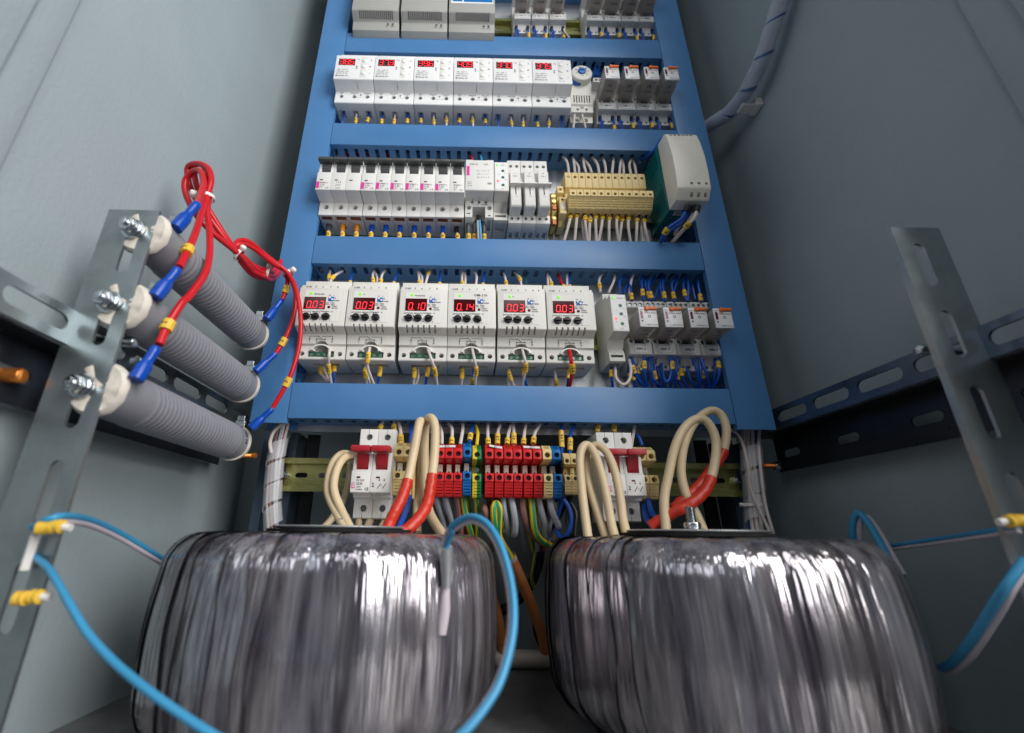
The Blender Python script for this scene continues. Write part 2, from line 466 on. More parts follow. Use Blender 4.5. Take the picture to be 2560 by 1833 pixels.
# ------------------------------------------------------------------ the cabinet shell
XL, XR, YB, YF, ZT = -285, 372, 94, -372, 1180
PL = -21                                                     # front of the mounting plate
def struct(name, mb, m): return tag(put(name, mb.mesh(name), m), kind='structure')
w = MB(); w.box(XL-2, XL, YF, YB, -2, ZT); struct('wall_left', w, 'powder_grey')
w = MB(); w.box(XR, XR+2, YF, YB, -2, ZT); struct('wall_right', w, 'powder_grey')
w = MB(); w.box(XL-2, XR+2, YB+0.1, YB+2, -2, ZT); struct('wall_back', w, 'powder_grey')
w = MB(); w.box(XL-30, XR+30, YF-60, YB+4, -6, -2.1); w.box(XL+.2, XR-.2, YF, YB-.1, -2, 0); struct('cabinet_floor', w, 'floor_grey')
w = MB(); w.box(XL-2, XR+2, YF, YB+2, ZT+.1, ZT+2); struct('cabinet_ceiling', w, 'powder_grey')
for sx, X0, lab in ((1, XL, 'left'), (-1, XR, 'right')):
    f = MB()
    f.prism([(293, 0), (293, ZT), (318, ZT), (318, 0)], min(X0, X0+sx*5), max(X0, X0+sx*5))
    f.prism([(318.2, 0), (318.2, ZT), (371, ZT), (371, 0)], min(X0, X0+sx*11), max(X0, X0+sx*11))
    o = put('frame_post', f.mesh('frame_post', bevel=1.5, seg=2), 'powder_grey')
    tag(o, 'grey upright door frame post along the front edge of the %s cabinet wall' % lab, 'frame post', 'front frame posts')

o = put('mounting_plate', MB().box(-214, 319, PL, PL+2.5, 236, 1150).mesh('mounting_plate'), 'galvanised')
tag(o, 'galvanised steel mounting plate behind the rows of modules and blue ducts', 'mounting plate')

# the two uprights that carry the plate, open channels
for X0, X1, side in ((-219, -182, 'left'), (291, 325, 'right')):
    t = thing('support_channel', 'dark zinc upright channel at the %s end of the lowest rail' % side, 'support channel', X0, 0, 'plate support channels')
    q = MB(); W = X1-X0
    q.box(0, 10, -13, -11, 0, 236).box(W-8, W, -13, -11, 0, 236).box(0, 2, -11, 20, 0, 236).box(W-2, W, -11, 20, 0, 236).box(2, W-2, 18, 20, 0, 236)
    put('channel_body', q.mesh('channel_body'), 'rail_zinc', t)
    q = MB(); q.box(W+1, W+14, 16, 22, 0, 240) if side == 'left' else q.box(-16, -3, 16, 22, 0, 240)
    put('interior_shade', q.mesh('interior_shade'), 'black_rubber', t)  # black strip standing in for the shade inside the channel

# ------------------------------------------------------------------ wiring ducts
DUCTS = [(961, 1000), (781, 820), (606, 643), (425, 463.3), (241.3, 279.3)]
DXL, DXR = -179, 281
def slotted_wall_h(x0, x1, pitch, ph, thick=1.4):
    hs = []; x = x0+ph
    while x < x1-6:
        hs.append(slot(x, -44.5, 17.5, 5.0, 'y')); x += pitch
    me = curve_plate(rect(x0, x1, -56.5, PL-0.3), hs, thick)
    return finish(me)
DN = ['top', 'second', 'third', 'lowest']
for i, (z0, z1) in enumerate(DUCTS):
    t = thing('wiring_duct', ['blue horizontal wiring duct at the very top above the ventilated grey modules', 'blue horizontal wiring duct above the row of temperature controllers', 'blue horizontal wiring duct above the row of circuit breakers',
              'blue horizontal wiring duct above the red displayed load relays', 'blue horizontal wiring duct above the red terminal blocks'][i], 'wiring duct', 0, z0, 'horizontal blue wiring ducts')
    h = z1-z0
    c = MB(); c.prism([(60, 0), (60, h), (52.5, h), (52.5, h-1.4), (58.4, h-1.4), (58.4, 1.4), (52.5, 1.4), (52.5, 0)], DXL+.6, DXR-.6)
    put('duct_cover', c.mesh('duct_cover', bevel=0.7, seg=2), 'duct_blue', t)
    me = slotted_wall_h(DXL+.8, DXR-.8, 13.6, [6, 9, 4, 5, 8][i])
    me2 = me.copy(); me2.transform(Matrix.Translation((0, 0, 2.4*MM))); put('slotted_side', me2, 'duct_blue', t)
    me3 = me.copy(); me3.transform(Matrix.Translation((0, 0, (h-2.4)*MM))); put('slotted_side', me3, 'duct_blue', t)
    b = MB(); b.box(DXL+1, DXR-1, PL-1.4, PL-.1, 3.2, h-3.2); put('duct_back', b.mesh('b'), 'duct_blue', t)
for X0, X1, inner, side in ((-216, -179, 1, 'left'), (281, 321, -1, 'right')):
    t = thing('wiring_duct', 'blue vertical wiring duct running up the %s side of the panel' % side, 'wiring duct', X0, 236, 'vertical blue wiring ducts')
    W = X1-X0; Hh = 900
    me = MB()
    prof = [(0, -60), (W, -60), (W, -52.5), (W-1.4, -52.5), (W-1.4, -58.4), (1.4, -58.4), (1.4, -52.5), (0, -52.5)]
    n = len(prof); vs = [(x, y, 0) for x, y in prof]+[(x, y, Hh) for x, y in prof]
    me.add(vs, [(k, (k+1) % n, n+(k+1) % n, n+k) for k in range(n)]+[tuple(range(n)), tuple(range(n, 2*n))])
    put('duct_cover', me.mesh('duct_cover', bevel=0.7, seg=2), 'duct_blue', t)
    for xx in (2.4, W-2.4):
        hs = []; z = 12
        while z < Hh-10: hs.append(slot(-44.5, z, 17.5, 5, 'x')); z += 13.6
        pm = curve_plate(rect(-56.5, PL-.3, 0.5, Hh), hs, 1.4)
        reorient(pm, M_YZ); pm.transform(Matrix.Translation((xx*MM, 0, 0)))
        put('slotted_side', pm, 'duct_blue', t)
    put('duct_back', MB().box(3.2, W-3.2, PL-1.4, PL-.1, .5, Hh).mesh('b'), 'duct_blue', t)

# ------------------------------------------------------------------ top-hat rails
def din_rail(X0, X1, zc, label, d0=21.2):
    t = thing('din_rail', label, 'mounting rail', 0, zc, 'top hat rails')
    dd = 7.5
    q = MB()
    q.prism([(d0, -12.4), (d0+dd-1, -12.4), (d0+dd-1, -17.5), (d0+dd, -17.5), (d0+dd, -11.4), (d0+1, -11.4), (d0+1, 11.4), (d0+dd, 11.4), (d0+dd, 17.5),
             (d0+dd-1, 17.5), (d0+dd-1, 12.4), (d0, 12.4)], X0, X1)
    me = q.mesh('rail', bevel=0.25)
    c = MB(); x = X0+18
    while x < X1-12:
        c.cyl((x-4, -d0-8, 0), (x-4, -d0+4, 0), 2.6, 12); c.cyl((x+4, -d0-8, 0), (x+4, -d0+4, 0), 2.6, 12); c.box(x-4, x+4, -d0-8, -d0+4, -2.59, 2.59); x += 25
    put('rail_profile', cut(me, c), 'din_zinc', t)
    return t
din_rail(-170, 276, 894, 'zinc rail glimpsed between the relays of the top row')
din_rail(-178, 280, 713, 'zinc rail hidden behind the temperature controllers')
din_rail(-178, 280, 534, 'zinc rail behind the circuit breakers and brass clamps')
din_rail(-178, 280, 352, 'zinc rail behind the load relays with red displays')
t5 = din_rail(-190, 299, 190, 'yellow passivated rail carrying the red terminal blocks and red handled switches', 13.2)
q = MB()
for x in (-188.5, 296):
    q.ycyl(x, 0, 14, 19, 4.2, 12); q.ycyl(x, 0, 19, 21, 3, 12)
put('rail_screw', q.mesh('rail_screw', bevel=.4), 'bolt_zinc', t5)

# ------------------------------------------------------------------ slotted rails on the side walls
def side_rail(X, sx, label):        # sx = direction towards the wall
    t = thing('slotted_rail', label, 'slotted rail', X, 0, 'slotted rails on the side walls', Y=0)
    y0, y1 = YF+40, -4
    hs = []; y = -22
    while y > y0+30: hs.append(slot(y, 251, 42, 10.5, 'x')); y -= 50.5
    pm = reorient(curve_plate(rect(y0, y1, 239.5, 261.5), hs, 2), M_YZ)
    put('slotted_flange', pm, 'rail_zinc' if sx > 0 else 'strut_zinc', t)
    q = MB(); a, b = sorted((sx*1.1, sx*24)); q.box(a, b, y0, y1, 238, 239.4)
    put('ledge', q.mesh('l'), 'rail_shaded', t)
    hs = []; y = -28
    while y > y0+30: hs.append(slot(y, 219, 26, 8, 'x')); y -= 75
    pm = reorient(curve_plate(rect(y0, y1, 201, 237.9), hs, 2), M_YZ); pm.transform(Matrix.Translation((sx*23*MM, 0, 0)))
    put('lower_flange', pm, 'rail_shaded', t)
side_rail(-246, -1, 'slotted metal rail along the left wall behind the grey resistors')
side_rail(332, 1, 'dark slotted metal rail along the right wall beside the blue duct')

def strut(X0, X1, ztop, Y, label, ph, cx):
    t = thing('slotted_strut', label, 'slotted strut', X0, 0, 'upright slotted struts', Y=0)
    W = X1-X0; hs = []; z = ph
    while z > 14: hs.append(slot(cx-X0, z, 34, 8.2, 'y')); z -= 52
    pm = reorient(curve_plate(rect(0, W, 1, ztop), hs, 2), M_XZ); pm.transform(Matrix.Translation((0, (Y+1)*MM, 0)))
    put('slotted_face', pm, 'strut_zinc', t)
    q = MB(); q.box(0.05, 2, Y+2.1, Y+(13 if X0 < 0 else 5), 1, ztop-6 if X0 < 0 else ztop-26); put('side_flange', q.mesh('f'), 'strut_zinc', t)
    return t
strut(-248.5, -213.4, 341.5, -250, 'upright slotted strut holding the three grey resistors', 308, -226.5)
strut(300, 334.5, 339, -250, 'upright slotted strut by the right wall with no resistors', 308.5, 314.2)

def hexbolt(label, c, axis, r, parts, m='bolt_zinc', group=None, name='bolt'):
    t = thing(name, label, name.replace('_', ' '), c[0], c[2], group, Y=c[1])
    for nm, prof, n, mm in parts:
        q = MB(); q.lathe((0, 0, 0), axis, prof, n); put(nm, q.mesh(nm, bevel=0.25), mm or m, t)
    return t
def stud(L, r): 
    pr = [(-4, r)]; s = 0
    while s < L-1: pr += [(s, r), (s+.35, r*.91), (s+.7, r)]; s += .7
    return pr+[(L, r*.75)]
hexbolt('bolt end poking out of the rail behind the resistor strut', (-234, -231, 249.5), (1, 0, 0), 4, [('shank', [(-12, 3.6), (15, 3.6), (16, 3)], 14, None)], group='rail bolts')
hexbolt('bolt end poking out of the rail beside the bare right strut', (334, -228, 254.5), (-1, 0, 0), 4, [('shank', [(-6, 3.6), (22, 3.6), (23, 3)], 14, None)], group='rail bolts')
hexbolt('copper coloured bolt reaching in from the left edge of the picture', (-285, -257, 216.5), (1, 0.05, 0), 5, [('shank', [(-14, 4.4), (26, 4.4), (27, 3.8)], 16, 'copper_bolt'), ('washer', [(-3, 8), (-1, 8)], 20, None)], group='copper coloured bolts')
hexbolt('small bolt with orange thread beside the lower right cable bundle', (322, -24, 205), (1, 0, 0), 3, [('thread', stud(16, 2.6), 12, 'copper_bolt'), ('nut', [(13, 4.6), (18, 4.6)], 6, None)], group='copper coloured bolts')
hexbolt('small orange bolt end glimpsed behind the lowest resistor tip', (-216, -40, 206), (-1, 0, 0), 3, [('thread', stud(16, 2.6), 12, 'copper_bolt')], group='copper coloured bolts')

# ------------------------------------------------------------------ wirewound resistors
RES = [(-221, 324.5, 'top'), (-220.5, 268.5, 'middle'), (-219, 212, 'bottom')]
for X, Z, nm in RES:
    t = thing('resistor', 'grey ribbed tubular resistor with white ceramic ends, %s of the three' % nm, 'resistor', X, Z, 'grey tubular resistors', Y=-243)
    pr = [(-3.4, 12.5), (-3.2, 15.8), (24, 16.0)]; y = 26
    while y < 150: pr += [(y, 16.15), (y+.7, 16.55), (y+1.8, 16.7), (y+3.6, 16.4), (y+4.4, 16.15)]; y += 4.6
    pr += [(152, 16.1), (165, 15.9), (165.5, 12.5)]
    put('ribbed_tube', MB().lathe((0, 0, 0), (0, 1, 0), pr, 40).mesh('ribbed_tube'), 'resistor_grey', t)
    q = MB(); pr = [(-6.6, 6), (-6.6, 15.0), (-5.2, 16.2), (-3.6, 17.0), (-2.4, 17.1), (-2.4, 15.8)]
    q.lathe((0, 0, 0), (0, 1, 0), pr, 36)
    me = q.mesh('ceramic_end')
    for v in me.vertices:
        a = math.atan2(v.co.z, v.co.x); v.co.y += 0.0006*math.sin(a*3+Z)+0.0004*math.sin(a*11)
    put('ceramic_end', me, 'ceramic', t)
    q = MB(); q.lathe((0, 0, 0), (0, 1, 0), [(163, 15.7), (163, 17.3), (166.5, 17.0), (168, 14), (168, 6)], 36)
    me = q.mesh('ceramic_end')
    for v in me.vertices:
        a = math.atan2(v.co.z, v.co.x); v.co.y += 0.0005*math.sin(a*4+Z)
    put('ceramic_end', me, 'ceramic', t)
    # fixing rod, washers, nut in front of the strut
    xo = -226.3-X
    g = MB(); g.lathe((xo, -6.7, 0), (0, -1, 0), stud(11.5, 2.8), 14); put('threaded_rod', g.mesh('threaded_rod'), 'bolt_zinc', t)
    g = MB(); g.lathe((xo, -7.6, 0), (0, -1, 0), [(0, 7.0), (0, 7.6), (1.4, 7.6), (1.6, 7.0)], 24).lathe((xo, -9.3, 0), (0, -1, 0), [(0, 6.2), (1.3, 6.2)], 20); put('washer', g.mesh('washer', bevel=.2), 'bolt_zinc', t)
    g = MB(); g.lathe((xo, -10.7, 0), (0, -1, 0), [(0, 5.4), (.5, 5.7), (4.4, 5.7), (5.0, 5.1)], 6); put('nut', g.mesh('nut', bevel=.4), 'bolt_zinc', t)
    for ty in (9, 159):
        g = MB(); g.box(2, 11, ty-1, ty+1, 14, 20); g.box(3, 10, ty-.6, ty+.6, 20, 25); put('solder_tab', g.mesh('solder_tab', bevel=.3), 'bolt_zinc', t)
    if nm == 'bottom':
        mb = MB(); vs, fs = text_geo('06 18')
        pts = []
        for a, b, _ in vs:
            th = R_(12)-a*5.2/16.3; pts.append((16.35*math.cos(th), 158-b*5.2, 16.35*math.sin(th)))
        mb.add(pts, fs); put('lettering', mb.mesh('lettering', fix=False), 'ink', t)

# ------------------------------------------------------------------ toroidal transformers
def toroid(X, Y, seed, label, boltH, Rr):
    rnd = random.Random(seed)
    t = thing('toroidal_transformer', label, 'transformer', X, 0, 'film wrapped toroidal transformers', Y=Y)
    H0, H1 = 15, 131
    prof = []
    def arc(cx, cz, r, a0, a1, n):
        for i in range(n+1):
            a = R_(a0+(a1-a0)*i/n); prof.append((cx+r*math.cos(a), cz+r*math.sin(a)))
    prof.append((34, H1-2)); prof.append((66, H1))
    arc(Rr-21, H1-21, 21, 90, 0, 7)
    for k in range(1, 12): prof.append((Rr+1.8*math.sin(math.pi*k/12), H1-21-(H1-H0-48)*k/12))
    arc(Rr-27, H0+27, 27, 0, -90, 6)
    prof.append((60, H0))
    # core body
    n = 72; q = MB(); vs = []; fs = []
    for (r, z) in prof:
        for i in range(n):
            a = 2*math.pi*i/n; vs.append(((r-1.2)*math.cos(a), (r-1.2)*math.sin(a), z-(1.0 if z > 70 else -1.0)))
    m = len(prof)
    for k in range(m-1):
        for i in range(n): fs.append((k*n+i, k*n+(i+1) % n, (k+1)*n+(i+1) % n, (k+1)*n+i))
    fs.append(tuple(range(n)))
    q.add(vs, fs); put('winding_core', q.mesh('winding_core'), 'core_dark', t)
    NS = 58
    for s in range(NS):
        a0 = 2*math.pi*(s+rnd.uniform(-.25, .25))/NS
        hw = math.pi/NS*rnd.uniform(1.4, 2.0); sl = rnd.uniform(-0.035, 0.05); ph = rnd.uniform(0, 9); lift = rnd.uniform(.2, 2.2)
        NC = 8; vs = []; fs = []
        for k, (r, z) in enumerate(prof):
            nx = (1 if 9 <= k <= 21 else 0.7 if 2 < k < 27 else 0); nz = 0 if 9 <= k <= 20 else (1 if k < 9 else -1)
            for c in range(NC+1):
                u = c/NC*2-1
                a = a0+sl*(k/m-.5)*2+hw*u*(1+.12*math.sin(ph+k*.5))
                e = lift*(0.5+0.5*u)+0.30*math.sin(u*3.2+ph+k*.10)+0.12*math.sin(u*9+ph*2)*math.sin(k*.3+ph)
                vs.append(((r+e*nx)*math.cos(a), (r+e*nx)*math.sin(a), z+(e*nz*.8)))
        for k in range(m-1):
            for c in range(NC): fs.append((k*(NC+1)+c, k*(NC+1)+c+1, (k+1)*(NC+1)+c+1, (k+1)*(NC+1)+c))
        q = MB(); q.add(vs, fs); me = q.mesh('wrap_strip', fix=False)
        for p in me.polygons: p.use_smooth = True
        put('wrap_strip', me, 'wrap_film', t)
    q = MB(); q.lathe((0, 0, 0), (0, 0, 1), [(133, 58), (135.2, 59), (135.6, 20)], 56); put('rubber_pad', q.mesh('p'), 'black_rubber', t)
    q = MB(); q.lathe((0, 0, 0), (0, 0, 1), [(135.7, 18), (135.7, 54), (137.0, 55), (137.6, 53), (137.0, 20)], 56); put('clamping_plate', q.mesh('p', bevel=.2), 'galvanised', t)
    q = MB(); q.lathe((0, 0, 137.4), (0, 0, 1), [(0, 9), (1.2, 9)], 24).lathe((0, 0, 138.7), (0, 0, 1), [(0, 6.6), (4.6, 6.6), (5, 6)], 6); put('nut', q.mesh('n', bevel=.3), 'bolt_zinc', t)
    q = MB(); q.lathe((0, 0, 140), (0, 0, 1), stud(boltH-140, 3.9), 16); put('threaded_rod', q.mesh('r'), 'bolt_zinc', t)
    q = MB(); q.lathe((0, 0, 0.2), (0, 0, 1), [(0, 84), (0, 88), (15, 88), (15, 84)], 56); put('rubber_foot', q.mesh('p'), 'black_rubber', t)
    return t
toroid(-96, -508+393, 3, 'film wrapped toroidal transformer with a blue tube looping over it, under the left switch', 147, 121.5)
toroid(188, -508+385, 11, 'film wrapped toroidal transformer at the lower right, under the right switch', 156, 119)
# ------------------------------------------------------------------ small shared pieces
def screw_mesh(r, d):
    q = MB(); q.ycyl(0, 0, d-2, d, r, 14)
    me = q.mesh('screw', bevel=.2)
    c = MB().fbox(-r*1.2, r*1.2, d-.7, d+1, -r*.16, r*.16)
    return setm(cut(me, c), 'strut_zinc')
SCR = {}
def screw(parent, x, z, d, r=2.0, ang=25):
    k = (r, d)
    if k not in SCR: SCR[k] = screw_mesh(r, d)
    o = put('screw', SCR[k], None, parent); o.location = (x*MM, 0, z*MM); o.rotation_euler = (0, R_(ang), 0); return o
def body(parent, prof, w, m, holes=None, bevel=0.7, name='housing', x0=0):
    me = MB().prism(prof, x0, x0+w).mesh(name, bevel=bevel, seg=2)
    if holes: me = cut(me, holes)
    return put(name, me, m, parent)
def ledm(parent, x, z, d, r, m, name='indicator_lamp'):
    return put(name, MB().lathe((x, -d, z), (0, -1, 0), [(-1, r), (.3, r), (.7, r*.7), (.85, r*.3)], 14).mesh(name), m, parent)

# ------------------------------------------------------------------ row 2: temperature controllers
ZT2 = 718
def thermostat(X, val, label):
    t = thing('temperature_controller', label, 'temperature controller', X, ZT2, 'temperature controllers with red displays')
    W = 52.4
    h = MB()
    for x in (8.3, 25.8, 43.2):
        h.ycyl(x, -36, 60, 72, 3.1, 20); h.fbox(x-3.6, x+3.6, 44, 56, -50, -43)
    h.fbox(30.6, 31.4, 60, 90, -26.2, -23.2)
    body(t, [(24, -43), (45, -47.6), (67, -47.6), (68, -46.5), (67.4, -27.2), (82, -23), (82.75, -22), (82.75, 21.8), (82, 22.6), (68, 27), (68, 44), (24, 44)], W, 'bright_white', h, 0.8)
    put('display_window', MB().fbox(4, 26, 82.3, 82.95, 3, 15.6).mesh('dw', bevel=.15), 'display_black', t)
    q = MB(); a, b = val.split('.')
    for k, ch in enumerate(a+b): seven(q, ch, 5.5+k*6.9, 4.7, 4.9, 9.2, .95, 83.05, 0.05, 0, 1)
    q.ycyl(17.9+.6, 4.6, 83.0, 83.06, .75, 8)
    put('digits', q.mesh('digits', fix=False), ['seg_red', 'seg_off'], t)
    put('button_strip', MB().fbox(34.4, 42.6, 82.6, 83.1, -18.5, 18.5).mesh('b', bevel=.25, seg=2), 'panel_white', t)
    for z in (12.2, .6, -11.6):
        put('button', MB().lathe((38.5, -83, z), (0, -1, 0), [(0, 3.1), (.7, 3.0), (1.2, 2.3), (1.3, 1)], 20).mesh('button'), 'bright_white', t)
    lettering(t, [('°C', 30, 14, 3.6), ('+', 47.5, 13, 4), ('M', 47, 1, 3), ('–', 47, -11.5, 4), ('●', 29, .8, 2.6), ('●', 29, -2.6, 2.6),
                  ('-55…+125 °C', 4, -5.2, 2.4, 1, 'l'), ('3 000 ВА  16 А', 3.5, -8.8, 2.4, 1, 'l'), ('230 В ~ 50 Гц', 3, -12.4, 2.4, 1, 'l'), ('⊞ terneo rd', 2.6, -16.6, 3.2, 1, 'l')], 82.95, 'ink')
    lettering(t, [('ноль', 8.3, -29.3, 2.0), ('N', 8.3, -31.6, 1.8), ('фаза сети', 25.5, -29.3, 2.0), ('L in', 25.5, -31.6, 1.8), ('фаза нагр.', 43, -29.3, 2.0), ('L out', 43, -31.6, 1.8),
                  ('●', 34.4, -33, 2.6), ('⁄', 34.5, -37, 3), ('—', 31.6, -37.6, 2.6), ('—', 37.5, -37.6, 2.6)], 68.0, 'ink')
    for i, x in enumerate((8.3, 25.8, 43.2)): screw(t, x, -36, 65.4, 2.5, 20+33*i)
    return t
THX = [-178.6+53.05*i for i in range(6)]
for i, v in enumerate(('38.5', '37.3', '39.6', '40.9', '37.0', '37.5')):
    thermostat(THX[i], v, 'white temperature controller reading %s, %s of the six in its row' % (v, ['leftmost', 'second from left', 'third from left', 'third from right', 'second from right', 'rightmost'][i]))

# small knob thermostat
t = thing('knob_thermostat', 'small grey cabinet thermostat with a round blue temperature dial', 'thermostat', 141.5, 712)
h = MB()
for k in range(7): h.fbox(4.2+k*3.55, 5.9+k*3.55, 50, 75, -21.5, -8.5)
for x in (9.5, 21.5): h.ycyl(x, -31.3, 50, 62, 1.9, 14); h.ycyl(x, -44.0, 44, 60, 3.0, 14)
for z in (-3, 0, 3, 6): h.fbox(-1, 2.2, 45, 75, z, z+1.2); h.fbox(28.8, 33, 45, 75, z, z+1.2)
body(t, [(24, -48), (50, -48), (51, -37.6), (57, -36.8), (57, -26), (59, -24), (61, 10), (61, 34), (24, 34)], 31, 'light_grey', h, .9)
put('dial_ring', MB().lathe((12.5, -61, 23.5), (0, -1, 0), [(-2, 15), (3.5, 15), (4, 14.4)], 40).mesh('dr'), 'dial_blue', t)
put('dial_cover', MB().lathe((16.4, -61, 23.5), (0, -1, 0), [(-3, 15), (7.6, 14.6), (8.6, 13.6)], 40).mesh('dc', bevel=.3), 'light_grey', t)
me = MB().lathe((16.4, -69.5, 25.5), (0, -1, 0), [(-1, 5.6), (1.6, 5.5), (2, 5)], 28).mesh('dial', bevel=.2)
put('dial', cut(me, MB().fbox(11, 22, 70.8, 73, 24.8, 26.2)), 'dial_blue', t)
lettering(t, [('20', 8.5, 28.5, 3), ('10', 9, 23, 3), ('30', 14, 33.5, 3), ('40', 22.5, 31, 3), ('50', 24.6, 25.5, 3), ('60', 22.6, 20, 3), ('°C', 16.4, 17, 3.2)], 69.75)
lettering(t, [('⊕', 15.5, -28.6, 3.4), ('1', 9.5, -34.6, 2.6), ('2', 21.5, -34.6, 2.6)], 57.2)

# ------------------------------------------------------------------ plug-in relays on sockets
RELAYS = []
def make_relay():
    t = thing('plug_in_relay', 'relay', 'relay', 0, 0)
    W = 25.8
    h = MB()
    for x in (4.0, 21.8): h.ycyl(x, -13.2, 50, 60, 2.3, 16)
    for x in (4.2, 10.1, 15.9, 21.7): h.ycyl(x, 35, 46, 60, 2.1, 14)
    for x in (9.6, 16.2): h.ycyl(x, -39.5, 40, 50, 1.9, 12)
    h.fbox(7.4, 18.4, 45, 60, -16.2, -9)
    h.fbox(1.5, 6.5, 44, 60, -37, -31.2); h.fbox(19.3, 24.3, 44, 60, -37, -31.2)
    body(t, [(24, -44), (46, -44), (46, -38), (50, -30.6), (56, -30), (56, -10), (47, -9.6), (38, -9), (38, 30), (51, 31), (51.6, 39), (24, 39)], W, 'socket_grey', h, .5, 'socket')
    put('label_holder', MB().fbox(.4, W-.4, 56.1, 57.6, -29.6, -16.9).mesh('lh', bevel=.4), 'socket_grey', t)
    for x, z, d in ((4.0, -13.2, 54.4), (21.8, -13.2, 54.4), (4.2, 35, 50), (10.1, 35, 50), (15.9, 35, 50), (21.7, 35, 50)): screw(t, x, z, d, 1.7, 40)
    x0, x1, z0, z1 = 2.6, 21.4, -11.3, 11.4
    q = MB(); q.fbox(x0, x1, 38.5, 86.8, z0, z1)
    put('clear_case', q.mesh('case', bevel=.9, seg=2), 'smoky_clear', t)
    q = MB(); q.fbox(x0+2.5, x1-2.5, 40, 62, z0+2, z1-2); q.fbox(x0+2, x1-6, 62, 80, z0+6.5, z1-3)
    put('coil', q.mesh('coil', bevel=1.2, seg=2), 'relay_core', t)
    q = MB(); q.fbox(x0+3, x1-2.4, 41, 84, z0+1.2, z0+2.6); q.cyl((x0+4, -74, z0+5), (x1-4, -74, z0+5), 2.4, 12)
    put('armature', q.mesh('arm', bevel=.3), 'copper', t)
    put('label_front', MB().fbox(x0, x1, 86.9, 88.6, z0, z1).mesh('lf', bevel=.5, seg=2), 'bright_white', t)
    lv = MB(); lv.fbox(x0+7, x1+.2, 88.4, 90.6, z1-3.2, z1-.2); lv.ycyl(x0+8.4, z1-1.9, 88.3, 91, 2.4, 16)
    put('test_lever', lv.mesh('lever', bevel=.5), 'orange_plastic', t)
    put('flag_window', MB().fbox(x0+1.3, x0+3.9, 88.4, 88.85, z0+9.5, z1-4.6).mesh('fw'), 'plum_window', t)
    lettering(t, [('RELE', x0+2.6, z1-3, 1.5), ('C10WA 230AC', x0+11.3, z1-6.8, 2.0), ('○', x0+10.5, z1-11, 4), ('●', x0+2.6, z0+6.6, 2.4), ('⎓ 250V AC 10 T', x0+11.8, z0+2.2, 1.9)], 88.75)
    mb = MB(); vs, fs = text_geo('CE'); mb.add([(x0+8+a*5, -78+b*4.4*-1, z0-.12) for a, b, _ in vs], fs)
    vs, fs = text_geo('07-55'); mb.add([(x0+10+a*4.2, -70+b*3.6*-1, z0-.12) for a, b, _ in vs], fs)
    put('lettering', mb.mesh('lettering', fix=False), 'ink', t)
    return t
REL0 = make_relay(); used = [False]
def relay(X, Z, name, label, group):
    r = REL0 if not used[0] else dup(REL0, X, Z)
    used[0] = True
    r.location = (X*MM, 0, Z*MM); r['label'] = label; r['group'] = group
    RELAYS.append((X, Z, name, r, label.split(' of ')[0] if 'trio' in label else label)); return r
for i, nm in enumerate(('KM1.8', 'KM1.9', 'KM2.8', 'KM2.9')):
    relay(179.6+26.4*i, 711, nm, '%s orange levered relay labelled %s, right of the blue dial thermostat' % (['leftmost', 'second from left', 'second from right', 'rightmost'][i], nm), 'relays in the temperature controller row')
for i, nm in enumerate(('KM1.6', 'KM1.7', 'KM2.6', 'KM2.7')):
    relay(180.6+26.4*i, 348, nm, '%s orange levered relay labelled %s, in the row of load relays' % (['leftmost', 'second from left', 'second from right', 'rightmost'][i], nm), 'relays in the load relay row')
for i, nm in enumerate(('KM1.10', 'KM2.10', 'KM3.10')):
    relay(68+27*i, 894, nm, '%s relay labelled %s of the trio cut by the top picture edge' % (['left', 'middle', 'right'][i], nm), 'relays in the top row')
for i, nm in enumerate(('KM3.8', 'KM3.9', 'KM3.6', 'KM3.7')):
    relay(178.5+26.8*i, 894, nm, '%s relay labelled %s of the foursome at the top right' % (['leftmost', 'second from left', 'second from right', 'rightmost'][i], nm), 'relays in the top row')
for X, Z, nm, r, _ in RELAYS:
    o = put('paper_label', MB().fbox(6.4, 20, 57.65, 57.95, -27.2, -19.6).mesh('pl'), 'label_white', r)
    mb = MB(); put_text(mb, nm, 13.2, -23.4, 58.05, 3.9 if len(nm) < 6 else 3.3); put('lettering', mb.mesh('lettering', fix=False), 'ink', o)

# ------------------------------------------------------------------ row 1: ventilated modules
for i, X in enumerate((-168.5, -98.2, -29.3)):
    t = thing('power_module', ['grey ventilated module at the top left corner of the panel', 'grey ventilated module in the middle of the three at the top',
                               'grey ventilated module with a blue and white sticker at the top'][i], 'power module', X, 894, 'grey ventilated modules')
    W = 66.5
    h = MB()
    for k in range(18): h.prism([(72.6, -60.5), (80, -56), (84, -62), (74, -69)], 10+k*2.75, 11.4+k*2.75)
    for x in (50.5, 57.5): h.ycyl(x, -68.6, 60, 75, 1.7, 14)
    body(t, [(24, -82), (60, -84), (68.5, -80), (70.5, -66.2), (72, -65), (81.6, -59.4), (82.75, -57.6), (82.75, 30), (24, 30)], W, 'module_grey', h, .7)
    lettering(t, [('A1', 50.5, -72.6, 3.2), ('A2', 57.7, -72.6, 3.2)], 70.4)
    if i == 2:
        s = put('sticker', MB().quad(3, 64, 82.95, -40, -10).mesh('s', fix=False), 'label_white', t)
        put('printed_bar', MB().quad(5, 19, 83.05, -36.5, -12).quad(21, 63, 83.05, -37, -12).mesh('s', fix=False), 'blue_terminal', s)

